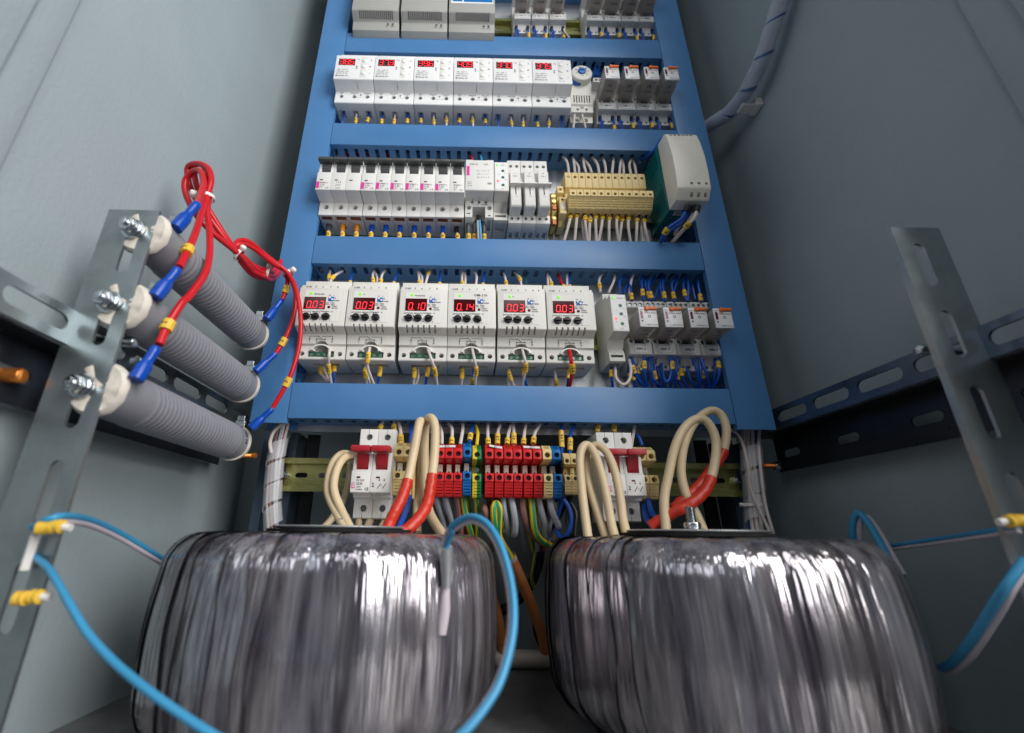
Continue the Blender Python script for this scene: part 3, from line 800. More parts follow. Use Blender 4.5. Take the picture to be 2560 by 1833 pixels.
# ------------------------------------------------------------------ row 3
ZB = 534
def breaker_cuts(x):
    h = MB(); h.ycyl(x+8.2, -30.5, 52, 66, 3.3, 20)
    h.fbox(x+2.2, x+15.3, 52, 59, -46, -39.5)
    h.fbox(x+5.6, x+11.2, 36, 46, -46, -36)
    h.fbox(x+3.2, x+14.2, 60, 90, 6.2, 22.5)
    return h
BP = [(24, -42.5), (48, -42.5), (61.6, -42), (62, -41.4), (62, -24), (82.2, -22.6), (82.75, -22), (82.75, 3.4), (80, 6), (79, 21), (62, 23.6), (62, 42), (24, 42)]
def pole(t, x, first, lab):
    body(t, BP, 17.3, 'white_plastic', breaker_cuts(x), .45, 'pole', x)
    q = MB(); q.prism([(64, 6.4), (77.5, 6.6), (81, 13), (80, 21), (64, 22)], x+3.5, x+13.9); put('toggle', q.mesh('toggle', bevel=.5, seg=2), 'toggle_grey', t)
    q = MB(); q.fbox(x-.6 if first else x+.1, x+17.2, 79, 88, 19.2, 23.0); put('toggle_bar', q.mesh('tb', bevel=.9, seg=2), 'toggle_grey', t)
    put('flag_window', MB().fbox(x+4, x+7.6, 82.3, 82.95, -8.6, -7.2).mesh('fw'), 'led_dark_red', t)
    put('terminal_clamp', MB().fbox(x+3, x+14.6, 52.2, 56, -41.4, -39.7).mesh('tc', bevel=.3), 'copper', t)
def brk_text(t, x, amp, magenta=True):
    its = [('ETIMAT 6', x+4.6, -12.2, 2.3, 1, 'l'), (amp, x+4.6, -15.3, 2.9, 1, 'l'), ('6000', x+4.6, -18.3, 1.8, 1, 'l'), ('3', x+4.6, -20.4, 1.5, 1, 'l'), ('C E', x+13.4, -19.6, 3.0, .85)]
    lettering(t, its, 82.9, 'ink')
    if magenta: put('brand_patch', MB().quad(x+.4, x+4.0, 82.9, -20.4, -10.6).mesh('m', fix=False), 'magenta_ink', t)
t = thing('circuit_breaker', 'white three pole circuit breaker marked C 25 at the left end of its row', 'circuit breaker', -178.6, ZB, 'white circuit breakers')
for k in range(3): pole(t, k*17.55, k == 0, '')
brk_text(t, 0, 'C 25')
lettering(t, [('1 3 5', 26.5, -11, 3), ('⁄ ⁄ ⁄', 26.2, -15.5, 4.2), ('2 4 6', 26.5, -20, 2.6)], 82.9)
BRX = [-178.6+17.55*3+.5+17.62*i for i in range(6)]
b0 = None
for i, X in enumerate(BRX):
    lab = 'white single pole breaker marked C 20, %s of the six with magenta patches' % ['first', 'second', 'third', 'fourth', 'fifth', 'last'][i]
    if b0 is None:
        b0 = thing('circuit_breaker', lab, 'circuit breaker', X, ZB, 'white circuit breakers'); pole(b0, 0, False, ''); brk_text(b0, 0, 'C 20')
    else: dup(b0, X, ZB, lab)
t = thing('circuit_breaker', 'white single pole breaker marked C 6 without a magenta patch, left of the contactor', 'circuit breaker', -19.9, ZB, 'white circuit breakers')
pole(t, 0, False, ''); brk_text(t, 0, 'C 6', False)

# contactor
t = thing('contactor', 'white contactor marked R25-40 25A with a magenta stripe', 'contactor', -1.4, ZB)
h = MB(); h.fbox(9, 24.6, 46, 70, -47, -27.5); h.ycyl(4.6, -29, 50, 70, 2.8, 18); h.ycyl(29.6, -29, 50, 70, 2.8, 18)
for x in (8.4, 16.8, 25.2): h.ycyl(x, -21.2, 58, 70, 2.0, 14)
h.fbox(27, 31.5, 40, 60, -46.5, -41.5); h.fbox(2, 6.4, 56, 70, -38, -36); h.fbox(28, 31, 56, 70, -40.6, -38.6)
body(t, [(24, -45), (52, -45), (63, -42), (64, -30), (65, -19.8), (82, -19), (82.75, -18), (82.75, 27), (24, 27)], 34.2, 'white_plastic', h, .6)
h2 = MB().fbox(0, 8.6, 60, 79, 27.1, 31.5).fbox(25.6, 34.2, 60, 79, 27.1, 31.5); put('terminal_shroud', h2.mesh('ts', bevel=.4), 'white_plastic', t)
for x in (8.4, 16.8, 25.2): screw(t, x, -21.2, 63, 1.7, 60)
lettering(t, [('R25-40', 5, 20.5, 3.4, 1, 'l'), ('25A', 21.5, 20.5, 3.4, 1, 'l'), ('A1  1  3  5  7', 21, 10.5, 2.7), ('□- ⁄ - ⁄ - ⁄ - ⁄', 21, 5.5, 2.7), ('A2  2  4  6  8', 21, .5, 2.7),
              ('230 V', 2.4, -6.8, 2.2, 1, 'l'), ('400 V', 2.4, -9.6, 2.2, 1, 'l'), ('50 Hz', 2.4, -12.4, 2.2, 1, 'l')], 82.9, 'ink_grey')
put('brand_patch', MB().quad(1.2, 4.8, 82.9, 3, 17.5).mesh('m', fix=False), 'magenta_ink', t)
put('indicator_window', MB().fbox(26.4, 31.4, 82.3, 83.2, -10, -7).mesh('w', bevel=.4), 'module_grey', t)
lettering(t, [('2    4  6     8 R1(14)', 19, -24.8, 2.2)], 65.1)
put('crimp_sleeve', MB().cyl((16.4, -60, -36), (16.8, -52, -48), 2.9, 12).fbox(12.4, 21.4, 50, 58, -42.5, -39.5).mesh('cs', bevel=.5), 'black_plastic', t)

# slim modules with status lamps (rows 3 and 4)
def slim(X, Z, label, d=82.75, text=True):
    t = thing('monitoring_relay', label, 'monitoring relay', X, Z, 'slim monitoring relays')
    h = MB(); h.fbox(1.8, 15.2, 56, 66, -40.5, -37.5)
    h.fbox(2.5, 14.5, 40, 56, -47, -42)
    body(t, [(24, -45.5), (62, -45), (62, -36.4), (58, -30), (64, -21), (82, -19.6), (82.75, -19), (82.75, 24.5), (70, 25), (70, 30), (60, 30), (60, 38), (24, 40)], 17, 'light_grey', h, .5)
    put('terminal_block', MB().fbox(2, 15, 52, 58.6, -40.4, -37.6).mesh('tb', bevel=.3), 'dark_green', t)
    put('front_sticker', MB().quad(1, 16, 82.87, -17.5, 23.5).mesh('s', fix=False), 'label_white', t)
    ledm(t, 3.4, 19.6, 82.8, 1.5, 'led_green'); ledm(t, 4.2, -4.6, 82.8, 1.6, 'led_red')
    for z in (11, 1, -10.6): put('adjuster', MB().ycyl(10.2, z, 82, 83.4, 1.9, 14).mesh('a', bevel=.3), 'knob_green', t)
    lettering(t, [('РКФ-3', 10.6, 19.6, 2.2), ('U>', 13.4, 7.3, 1.9), ('U<', 13.4, -2.4, 1.9), ('t, c', 13.2, -13.6, 1.9), ('L1 L2', 5.4, 5, 1.6), ('N', 4, -8.2, 1.6), ('~230', 9, -16, 1.7)], 82.95, 'ink_grey')
    return t
slim(33.4, ZB, 'slim grey module with status lamps between the contactor and white fuse holders')
slim(156.4, 353, 'slim grey module with status lamps left of the relay labelled KM1.6')

# fuse style terminal modules
F0 = None
for i in range(3):
    lab = 'white double terminal module with flanged front, %s of the three right of the contactor' % ['left', 'middle', 'right'][i]
    X = 51.4+17*i
    if F0 is None:
        F0 = t = thing('terminal_module', lab, 'terminal module', X, ZB, 'white flanged terminal modules')
        h = MB()
        for x in (4.4, 12.2): h.ycyl(x, 39, 50, 66, 2.3, 16); h.ycyl(x, -40.5, 50, 66, 2.1, 16); h.fbox(x-2.3, x+2.3, 34, 46, -53, -46)
        h.ycyl(3.4, -26, 40, 60, 1.5, 12); h.prism([(44, -20), (60, -20), (60, -30), (44, -30)], 8.2, 11.2)
        h.fbox(-1, 1.6, 40, 70, -34, -18); h.fbox(15.1, 18, 40, 70, -34, -18)
        body(t, [(24, -50), (52, -50), (60, -47), (60, -35.5), (52, -34), (54, -18), (54, 26), (62, 28), (62, 48.5), (24, 48.5)], 16.7, 'white_plastic', h, .5)
        for x in (4.4, 12.2): screw(t, x, 39, 59, 1.8, 50); screw(t, x, -40.5, 57, 1.7, 70)
        fr = MB().prism([(50, -37), (76, -37), (78, -35), (78, 16), (72, 18), (50, 18)], 1.6, 14.2).mesh('f', bevel=.5)
        fr = cut(fr, MB().fbox(5.6, 9, 70, 80, 12, 20).fbox(7.2, 8.6, 74, 80, -20, -8))
        put('fuse_carrier', fr, 'white_plastic', t)
        put('flange', MB().fbox(.3, 16.5, 76, 84, -8.2, -6).mesh('fl', bevel=.3), 'white_plastic', t)
        lettering(t, [('RZ5-1', 8, 8, 2.4), ('C E', 8, -22.4, 2.4)], 78.1, 'ink_grey')
    else: dup(F0, X, ZB, lab)

# brass clamps, end stop and two level beige terminals
g0 = None
for i, X in enumerate((99.8, 107.6)):
    lab = 'brass earthing clamp on the rail, the %s of the pair' % ('left', 'right')[i]
    if g0 is None:
        g0 = t = thing('earth_clamp', lab, 'earth clamp', X, ZB, 'brass earth clamps')
        put('clamp_body', MB().prism([(24, -36), (40, -36), (46, -33), (46, -25), (50, -20), (50, -8), (46, -4), (50, 2), (50, 8), (44, 12), (24, 12)], 0, 6.4).mesh('c', bevel=.6), 'brass', t)
        put('clamp_screw', MB().ycyl(3.2, -6, 46, 52, 3, 14).ycyl(3.2, -29, 44, 48, 2.6, 14).mesh('s', bevel=.4), 'brass', t)
        put('clamp_jaw', MB().fbox(.6, 5.8, 44, 47.5, -38, -31).fbox(.6, 5.8, 48, 52, -19, -12).mesh('j', bevel=.4), 'copper', t)
    else: dup(g0, X, ZB, lab)
def two_level(t, w, dhi=55, dlo=70):
    h = MB(); h.ycyl(w/2, 30, 44, 60, 2.2, 16); h.ycyl(w/2, -9, 60, 75, 2.1, 16)
    h.fbox(w/2-2.2, w/2+2.2, 44, 54, -30, -22)
    for k in range(4): h.fbox(1, w-1, 66.0-k*1.6, 75, -15.6-2.4*k, -14.5-2.4*k)
    body(t, [(24, -25), (57, -26), (61, -24.5), (67.6, -13.8), (70, -12.4), (70, -3.2), (66, -2.6), (54, -2.6), (50, -1), (50, 6), (46, 8), (46, 12), (54, 14.6), (55.4, 24), (55.4, 37), (53, 38.5), (24, 38.5)], w-.25, 'beige_terminal', h, .35)
TT = None
for i in range(12):
    lab = 'beige two level terminal block, %s of twelve beside the teal power supply' % ORD[i]
    X = 126.2+8.63*i
    if TT is None:
        TT = thing('terminal_block', lab, 'terminal block', X, ZB, 'beige two level terminal blocks'); two_level(TT, 8.6)
    else: dup(TT, X, ZB, lab)
t = thing('end_stop', 'single beige terminal standing lower at the left of the beige two level blocks', 'end stop', 116.6, ZB)
h = MB().ycyl(4, 14.5, 40, 60, 2, 14).ycyl(4, -7, 50, 62, 2, 14)
body(t, [(24, -36), (40, -36), (44, -30), (56, -28), (56, -3), (50, -1.6), (44, 1), (44, 8), (50, 9), (50, 20), (24, 22)], 8.2, 'beige_terminal', h, .4)
put('marker_tag', MB().fbox(1.6, 6.6, 55.8, 56.6, -22, -12).mesh('m', bevel=.2), 'label_white', t)

# power supply
t = thing('power_supply', 'cream and teal power supply overlapping the right vertical blue duct', 'power supply', 242, 550)
h = MB()
for k in range(6): h.ycyl(6.5+k*5.0, 42, 82, 110, 1.75, 16)
for k in range(3): h.ycyl(17+k*8.6, -36, 88, 110, 1.9, 16)
for k in range(3): h.prism([(80, -46), (110, -46), (110, -50), (80, -50)], 15.8+k*8, 19.6+k*8)
body(t, [(75.5, -53), (93, -53), (100, -44), (101.5, -42), (103.4, -20), (103.2, 5), (100.5, 28), (97, 43), (95, 46), (93, 47), (75.5, 49)], 39, 'psu_cream', h, 1.6, 'front_cover')
h = MB()
for k in range(9): h.box(-2, 3, -52-k*2.6+8, -50.6-k*2.6+8, 22, 46)
for k in range(15): h.box(-2, 3, -70+k*2.9, -68.4+k*2.9, -44, -12); h.box(2+0, 37, -70+k*2.9, -68.8+k*2.9, -54, -50.4) if k % 2 == 0 else None
me = MB().fbox(.6, 38, 24, 75.4, -52, 50).mesh('b', bevel=.5)
put('metal_case', cut(me, h), 'teal_metal', t)
q = MB()
for z in (30, -6): q.cyl((.3, -66, z), (.9, -66, z), 1.5, 10)
put('case_screw', q.mesh('s'), 'black_plastic', t)
s = put('rating_sticker', MB().add([(8, -73, -52.3), (21, -73, -52.3), (21, -66, -52.3), (8, -66, -52.3)], [(3, 2, 1, 0)]).mesh('s', fix=False), 'label_white', t)
q = MB(); rr = random.Random(2); x = 9
while x < 20:
    w_ = rr.uniform(.2, .8); q.add([(x, -72.2, -52.4), (x+w_, -72.2, -52.4), (x+w_, -67, -52.4), (x, -67, -52.4)], [(3, 2, 1, 0)]); x += w_+rr.uniform(.2, .6)
put('bar_print', q.mesh('q', fix=False), 'ink', s)

# ------------------------------------------------------------------ row 4: load relays
def om(X, val, label, mark, third, top):
    t = thing('load_relay', label, 'load relay', X, 352+5, 'load relays with red displays')
    W = 51
    h = MB()
    for x in (5.6, 45.4): h.ycyl(x, -47.4, 56, 70, 2.6, 18)
    h.fbox(11.6, 39.4, 60, 70, -51, -44.2)
    for k in range(6): h.prism([(73.5, -30), (73.5, -22.5), (82, -19.8), (90, -19.8), (90, -30)], 8.2+k*5.9, 10.1+k*5.9)
    h.cyl((25.5, -56, -41), (25.5, -72, -41), 7.6, 28)
    h.fbox(13, 43, 47, 55, -60, -50)
    body(t, [(24, -54), (50, -54.6), (65, -54), (66, -53), (66, -38.4), (68.6, -37), (69.8, -26.4), (82, -23), (82.75, -22.2), (82.75, 22.4), (82, 23), (79, 23.4), (79, 27.6), (70, 29), (70, 38), (24, 38)], W, 'light_grey', h, .8)
    # face plate
    put('face_plate', MB().fbox(5.6, 43.6, 82.6, 83.0, -17.6, 18.6).mesh('fp', bevel=.15), 'panel_white', t)
    put('display_window', MB().fbox(6.4, 29.2, 82.8, 83.5, -3.6, 11).mesh('dw', bevel=.15), 'display_red', t)
    q = MB(); a, b = val.split('.')
    for k, ch in enumerate(a+b): seven(q, ch, 9.6+k*6.6, -2.2, 3.9, 7.8, .8, 83.62, 0.10)
    q.ycyl(14.8, -2.2, 83.55, 83.63, .55, 8)
    put('digits', q.mesh('digits', fix=False), 'seg_red', t)
    ledm(t, 13.0, 15.4, 83, 1.65, 'led_green')
    put('overload_lamp', MB().lathe((33.2, -83, -.9), (0, -1, 0), [(-1, 1.6), (.3, 1.6), (.8, 1.0), (.9, .3)], 14).mesh('o'), 'led_dark_red', t)
    q = put('selector_switch', MB().fbox(31.6, 37.4, 83, 83.6, 6.2, 11.4).mesh('s', bevel=.2), 'dial_blue', t)
    put('slider', MB().fbox(35, 36.8, 83.4, 84.4, 6.8, 9).fbox(32.2, 34, 83.4, 84.2, 9, 11).mesh('s', bevel=.1), 'bright_white', q)
    for k, x in enumerate((10.6, 20.4, 31.4)):
        ang = (180, 170, 0)[k] if k < 2 else third
        kn = MB().lathe((x, -83, -12.3), (0, -1, 0), [(-.5, 4.2), (1.6, 4.1), (2.0, 3.7)], 22)
        ca, sa = math.cos(R_(ang)), math.sin(R_(ang))
        pts = [(5.4, 0), (3.0, 1.0), (-3.8, 1.0), (-3.8, -1.0), (3.0, -1.0)]
        P = [(x+a*ca-b*sa, -85.0, -12.3+a*sa+b*ca) for a, b in pts]; P2 = [(a, -87.0, c) for a, _, c in P]
        kn.add(P+P2, [(0, 1, 2, 3, 4), (9, 8, 7, 6, 5)]+[(i, (i+1) % 5, 5+(i+1) % 5, 5+i) for i in range(5)])
        put('adjusting_knob', kn.mesh('k', bevel=.15), 'black_plastic', t)
    its = [('10    1', 34.4, 13, 2.4), ('k', 38.6, 10.2, 3), ('Wмакс', 39.8, 7.0, 2.4), ('акт.  полн.', 34.2, 4.2, 1.9), ('(кВт)  (кВА)', 34.2, 2.4, 1.8), ('Пере-', 35.8, .3, 2.2, 1, 'l'), ('грузка', 35.8, -2, 2.2, 1, 'l'),
           ('tоткл(с)', 10.4, -6.4, 2.7), ('tвкл(с)', 20.4, -6.4, 2.7), ('Wмакс · k', 31.4, -6.2, 2.7), ('900', 14.9, -8.6, 1.3), ('900', 24.6, -8.6, 1.3), ('min', 15.2, -15.6, 1.5), ('0', 25.2, -14.4, 1.5), ('вкл', 25.4, -16, 1.4), ('20', 35.8, -16, 1.5), ('5', 26.6, -11.6, 1.5)]
    if mark == 'n': its += [('Нагрузка', 15.6, 14.6, 2.5, 1, 'l')]
    elif mark == 'o': its += [('OM-110', 34.6, 16.2, 4.2)]
    elif mark == 's': its += [('Н', 16, 15, 2.2, 1, 'l'), ('.', 19, 14.8, 2.2)]
    lettering(t, its, 83.12)
    lettering(t, [('220В', 7.2, 25.4, 3.0)]+[(ch, x, 25.6, 3.0) for ch, x in zip(top, (15.4, 22.6, 31, 38.8, 45))], 79.1)
    # circuit symbol on the sloping face
    mb = MB(); dz = 69.4
    def seg(x0, z0, x1, z1, w_=.42, dd=dz+.35):
        L = math.hypot(x1-x0, z1-z0); px, pz = -(z1-z0)/L*w_/2, (x1-x0)/L*w_/2
        mb.add([(x0+px, -dd, z0+pz), (x0-px, -dd, z0-pz), (x1-px, -dd, z1-pz), (x1+px, -dd, z1+pz)], [(0, 1, 2, 3)])
    zt, zb = -28.8, -32.2
    seg(13, zt, 22.4, zt); seg(25.6, zt, 37, zt); seg(13, zt, 13, zb+.6); seg(37, zt, 37, zb+.6); seg(20.6, zb, 29.4, zb); seg(21.6, zt+.7, 25.5, zb+.2)
    for x, c in ((13, '1'), (20.6, '2'), (29.4, '3'), (37, '4')):
        mb.ycyl(x, zb, dz+.3, dz+.42, .65, 10); put_text(mb, c, x, zb-2.7, dz+.3, 2.9)
    put('circuit_symbol', mb.mesh('cs', fix=False), 'ink', t)
    ar = MB(); n = 18; vs = []; fs = []
    for i in range(n+1):
        a = math.pi*i/n; ca, sa = math.cos(a), math.sin(a)
        for r, d in ((7.6, 66), (7.6, 68.6), (9.6, 68.2), (10, 66)): vs.append((25.5+r*1.12*ca, -d, -44+r*.72*sa))
    for i in range(n):
        for k in range(3): fs.append((i*4+k, i*4+k+1, i*4+k+5, i*4+k+4))
    ar.add(vs, fs); put('cable_hood', ar.mesh('hood'), 'panel_white', t)
    put('terminal_strip', MB().fbox(11.8, 39.2, 60.2, 64.2, -50.8, -44.4).mesh('ts', bevel=.4), 'dark_green', t)
    for k, x in enumerate((15, 22, 29, 36)): screw(t, x, -47.6, 64.5, 1.7, 20+60*k)
    for x in (5.6, 45.4): screw(t, x, -47.4, 60, 2.2, 33)
    return t
OMX = [-176.8, -124.6, -69.3, -17.8, 35.4, 87.8]
OMV = [('0.03', 'n', 0, '5678'), ('0.03', 's', -50, '5678'), ('0.10', 'n', 10, '5678'), ('0.14', 'o', -35, '5678'), ('0.03', 's', 0, '56788'), ('0.03', '-', 0, '5678')]
OML = ['grey load relay reading 0.03, left end of its row behind a red cable', 'grey load relay reading 0.03, just left of the one reading 0.10', 'grey load relay whose red display reads 0.10',
       'grey load relay marked OM-110 whose red display reads 0.14', 'grey load relay reading 0.03, just right of the one marked OM-110', 'grey load relay reading 0.03 with a red wire coming from its cable hole']
for X, (v, mk, th, tp), lab in zip(OMX, OMV, OML): om(X, v, lab, mk, th, tp)

# ------------------------------------------------------------------ row 5
def switch(X, label, hide=False):
    t = thing('main_switch', label, 'main switch', X, 188, 'two pole switches with red handles')
    W = 36
    for k in range(2):
        x = k*18
        h = MB(); h.ycyl(x+9.2, 34.5, 52, 66, 3.2, 20); h.ycyl(x+9.2, -33.4, 52, 66, 3.2, 20); h.fbox(x+3, x+14.4, 58, 92, 0.2, 15.6)
        h.fbox(x+8.2, x+8.7, 58, 70, 38, 46); h.fbox(x+8.2, x+8.7, 58, 70, -43, -37.5)
        body(t, [(24, -43), (60, -43), (62, -42), (62, -25), (69, -24), (69, -21.4), (82.2, -20.8), (82.75, -20), (82.75, -2), (80, .2), (79, 15.4), (70, 18), (62, 19), (62, 42.5), (24, 42.5)], 17.7, 'white_plastic', h, .5, 'pole', x)
        put('toggle', MB().prism([(62, .4), (77, .4), (81, 6), (83.5, 15), (62, 15.4)], x+3.4, x+14).mesh('tg', bevel=.5), 'handle_red', t)
        put('flag_window', MB().fbox(x+5, x+8.4, 82.3, 82.95, -8, -6.4).mesh('fw'), 'led_dark_red', t)
        for z in (34.5, -33.4): screw(t, x+9.2, z, 57, 2.4, 15+k*70)
    q = MB(); q.fbox(-.2, 17.6, 82, 95.5, 15, 20.6).fbox(18, 35.8, 82, 95.5, 15, 20.6); put('handle', q.mesh('hd', bevel=1.4, seg=2), 'handle_red', t)
    lettering(t, [('SV 225', 5.2, -10, 2.5, 1, 'l'), ('25A', 5, -13, 3.4, 1, 'l'), ('~400V', 5, -16, 1.7, 1, 'l'), ('50/60Hz', 5, -18.2, 1.7, 1, 'l'), ('CE', 15, -17.8, 3.6, .9), ('2', 20.6, -14, 5.2), ('⁄', 26.2, -15, 6), ('⁄', 31, -15, 6), ('-', 28.4, -14.4, 4), ('↓', 26, -9.4, 3), ('↓', 30.6, -9.4, 3)], 82.95, 'ink')
    mb = MB(); put_text(mb, 'ETI', 2.7, -14.6, 82.95, 4.4, 0, .9, 'c', ang=90); put('brand_print', mb.mesh('b', fix=False), 'magenta_ink', t)
    return t
switch(-102.2, 'white two pole switch with red handles, its front clear of cables')
switch(134.4, 'white two pole switch with red handles on the lowest rail, behind cream cables')

def rail_terminal(w, colors, name_lab, X, group, dz=0, dd=0, small=False):
    t = thing('rail_terminal', name_lab, 'terminal block', X, 188+dz, group)
    cols = colors if isinstance(colors, (list, tuple)) else [colors]
    prof = [(24, -21.5), (62, -22), (64, -20), (68, -9), (69.4, -7.8), (69.4, -.8), (68, 0), (56, 0), (46, 1), (40, 3), (40, 10.4), (50, 11.2), (68, 12.8), (69.4, 13.8), (69.4, 22.4), (61, 28.2), (24, 28.5)]
    if small: prof = [(24, -17.5), (56, -18), (58, -16.5), (60, -7), (61, -6), (61, -.8), (60, 0), (50, 0), (40, 1), (36, 3), (36, 8.2), (44, 8.8), (60, 9.8), (61, 10.6), (61, 17.4), (55, 22.2), (24, 22.4)]
    n = len(cols); front = 61 if small else 69.4
    for k, c in enumerate(cols):
        a, b = w/n*k, w/n*(k+1)-(.35 if k == n-1 else 0)
        h = MB(); h.ycyl(w/2, 17.9 if not small else 13.8, front-14, front+4, w*.30, 16); h.ycyl(w/2, -4.4 if not small else -3.2, front-14, front+4, w*.30, 16)
        h.fbox(w*.12 if n == 1 else -1, w*.72 if n == 1 else w*.8, 36, 90, .2, 10.2 if not small else 8)
        for j in range(4): h.fbox(w*.12, w*.86, front-3.2-1.1*j*(1.4 if not small else 1), 90, -11.6-2.7*j, -10.6-2.7*j) if not small else h.fbox(w*.12, w*.86, front-3.2-1.1*j, 90, -9-2.4*j, -8.1-2.4*j)
        for j in range(3): h.fbox(w*.2, w*.8, front-6.5-2.1*j, 90, 24.4+1.25*j, 24.95+1.25*j) if not small else None
        body(t, prof, b-a, c, h, .3, 'housing', a)
    screw(t, w/2, 17.9 if not small else 13.8, front-8, w*.27, random.uniform(0, 180)); screw(t, w/2, -4.4 if not small else -3.2, front-7, w*.27, random.uniform(0, 180))
    if n == 1:
        me = MB().fbox(w*.14, w*.70, 42, 51, .3, 10.1 if not small else 7.9).mesh('m', bevel=.3)
        put('marker_tag', cut(me, MB().ycyl(w*.42, 2.6, 46, 55, .9, 10)), 'ceramic' if not small else 'beige_terminal', t)
    else: screw(t, w*.5, 5.2, 53, 2.6, 60)
    return t
def rep(t0, X, lab): return dup(t0, X, t0.location.z/MM, lab)
GB = 'beige terminals on the lowest rail'
b0 = rail_terminal(9, 'beige_terminal', 'beige terminal block against the right side of the left switch', -66.2, GB, dz=1)
rep(b0, -57.4, 'beige terminal block second from the left switch, partly behind a cream cable')
t = thing('end_plate', 'flat beige end plate behind the tall cream cables, right of the left switch', 'end plate', -48, 188)
put('plate', MB().prism([(24, -24), (58, -24), (58, 22), (24, 22)], 0, 2.4).mesh('p', bevel=.4), 'beige_terminal', t)
GR = 'red terminals on the lowest rail'
r0 = rail_terminal(8.5, 'red_terminal', 'red terminal block, leftmost of the trio left of the single blue one', -25.6, GR)
rep(r0, -16.9, 'red terminal block, middle of the trio left of the blue and yellow green ones')
rep(r0, -8.2, 'red terminal block touching the left side of the left blue terminal')
bl = rail_terminal(8.5, 'blue_terminal', 'blue terminal block between the red trio and the yellow and green one', .7, 'blue terminals on the lowest rail', dz=1.4)
rail_terminal(8.8, ['yellow_plastic', 'green_plastic'], 'yellow and green earth terminal block between the two red groups', 9.9, 'earth terminal on the lowest rail', dz=-.6)
for i in range(6):
    rep(r0, 22+[0, 9.4, 18.6, 27.6, 37.4, 46.8][i], 'red terminal block, %s in the group of six' % ORD[i])
b1 = dup(b0, 78.4, 188, 'beige terminal block between the last red one and the right blue one')
dup(bl, 87.6, 188, 'blue terminal block at the right end of the red group', 'blue terminals on the lowest rail')
t = thing('end_plate', 'dark end plate left of the two small beige terminals', 'end plate', 97.2, 188, 'end plates')
put('plate', MB().prism([(24, -22), (56, -22), (60, -10), (56, 2), (62, 6), (62, 18), (54, 24), (24, 24)], 0, 2.6).mesh('p', bevel=.4), 'black_plastic', t)
s0 = rail_terminal(7, 'beige_terminal', 'small beige terminal with dark plate on its left, left one of the small pair', 100.2, 'small beige terminals', small=True)
rep(s0, 107.4, 'small beige terminal, right one of the small pair beside the cream cables')
dup(b0, 170.8, 188, 'beige terminal block touching the right side of the right switch')
dup(b0, 180.0, 188, 'beige terminal block at the right end of the lowest row')
# paper strips on the red terminals
for x0, x1, z, tx, tl, lab in ((-23.5, -7, 213.4, 'X10', -1, 'torn white paper strip lettered X10 on the red trio'), (26.5, 39, 213.6, 'X1', 4, 'curled white paper strip lettered X1 on the first reds of the six'),
                           (60.2, 76.4, 213.6, 'X11', 1, 'white paper strip lettered X11 on the last two red terminals')):
    q = MB(); n = 10; vs = []; fs = []
    for i in range(n+1):
        u = i/n; x = x0+(x1-x0)*u; lift = .35+.9*abs(math.sin(u*4+tl))*(.4 if tl < 2 else 1)
        zz = z+(tl*.5)*(.5-u); vs += [(x, -(67.4+lift), zz-1.2), (x, -(63.4+lift), zz+1.6)]
    for i in range(n): fs.append((2*i, 2*i+2, 2*i+3, 2*i+1))
    q.add(vs, fs); o = tag(put('paper_strip', q.mesh('p', fix=False), 'label_white'), lab, 'paper label', 'paper strips on terminals')
    mb = MB(); put_text(mb, tx, (x0+x1)/2, z-.2, 68.9, 2.8); put('lettering', mb.mesh('l', fix=False), 'ink', o)
# ------------------------------------------------------------------ control wires
rw = random.Random(5)
def J(a): return rw.uniform(-a, a)
POS3 = ('left', 'middle', 'right')
cols2 = [('blue', 0), ('white', 1), ('blue', 1), ('blue', 1), ('white', 1), ('blue', 1), ('blue', 1), ('white', 1), ('white', 1), ('blue', 1), ('white', 1), ('blue', 1), ('blue', 0), ('white', 1), ('white', 1), ('blue', 1), ('white', 1), ('blue', 0)]
vals2 = ('38.5', '37.3', '39.6', '40.9', '37.0', '37.5')
G2 = 'wires under the temperature controllers'
for i in range(6):
    for k, dx in enumerate((8.3, 25.8, 43.2)):
        c, mk = cols2[i*3+k]; X = THX[i]+dx; e = J(2)
        wire('%s wire%s in the %s hole under the %s temperature controller' % (c, ' with yellow marker' if mk else '', POS3[k], ['leftmost', 'second', 'third', 'fourth', 'fifth', 'rightmost'][i]),
             [(X, -49.5, 684), (X+e*.2, -50, 667), (X+e*.7, -50, 654), (X+e, -46, 638)], 1.35, c, [(.52+J(.06), 8, rw.choice(['1', '17', '21', '4', '22']))] if mk else (), ('black_plastic', 8), G2)
GB3 = 'wires under the circuit breakers'
fer = ['ferrule_grey', 'ferrule_orange', 'ferrule_orange']+['lug_blue']*6+['black_plastic']
bxs = [-178.6+17.55*k+8.2 for k in range(3)]+[x+8.2 for x in BRX]+[-19.9+8.2]
ferl = {'ferrule_grey': 'grey', 'ferrule_orange': 'orange', 'lug_blue': 'blue', 'black_plastic': 'black'}
for i, X in enumerate(bxs):
    wire('wire with yellow marker and %s ferrule under the breaker pole %s' % (ferl[fer[i]], ORD[i]), [(X, -42, 500), (X+J(.6), -43.5, 488), (X+1+J(1), -45.5, 474), (X+1, -44, 458)], 1.9,
         'white', [(.60, 8.5, rw.choice(['A', 'B', 'C', '11', '27', '15', '10']))], (fer[i], 19), GB3)
for i, (x, fc) in enumerate(((2.6, 'ferrule_grey'), (10.4, 'ferrule_grey'), (21.5, 'ferrule_grey'))):
    wire('wire with yellow marker and grey ferrule under the contactor, %s of three' % POS3[i], [(x+.5, -52, 492), (x+.6, -52, 480), (x+1, -48, 462)], 2.0, 'white', [(.66, 8, '7')], ('ferrule_grey', 15), 'wires under the contactor')
wire('grey wire leaving the black crimp sleeve of the contactor', [(14.2, -57, 493), (14.6, -58, 478), (15.6, -52, 458)], 1.6, 'grey')
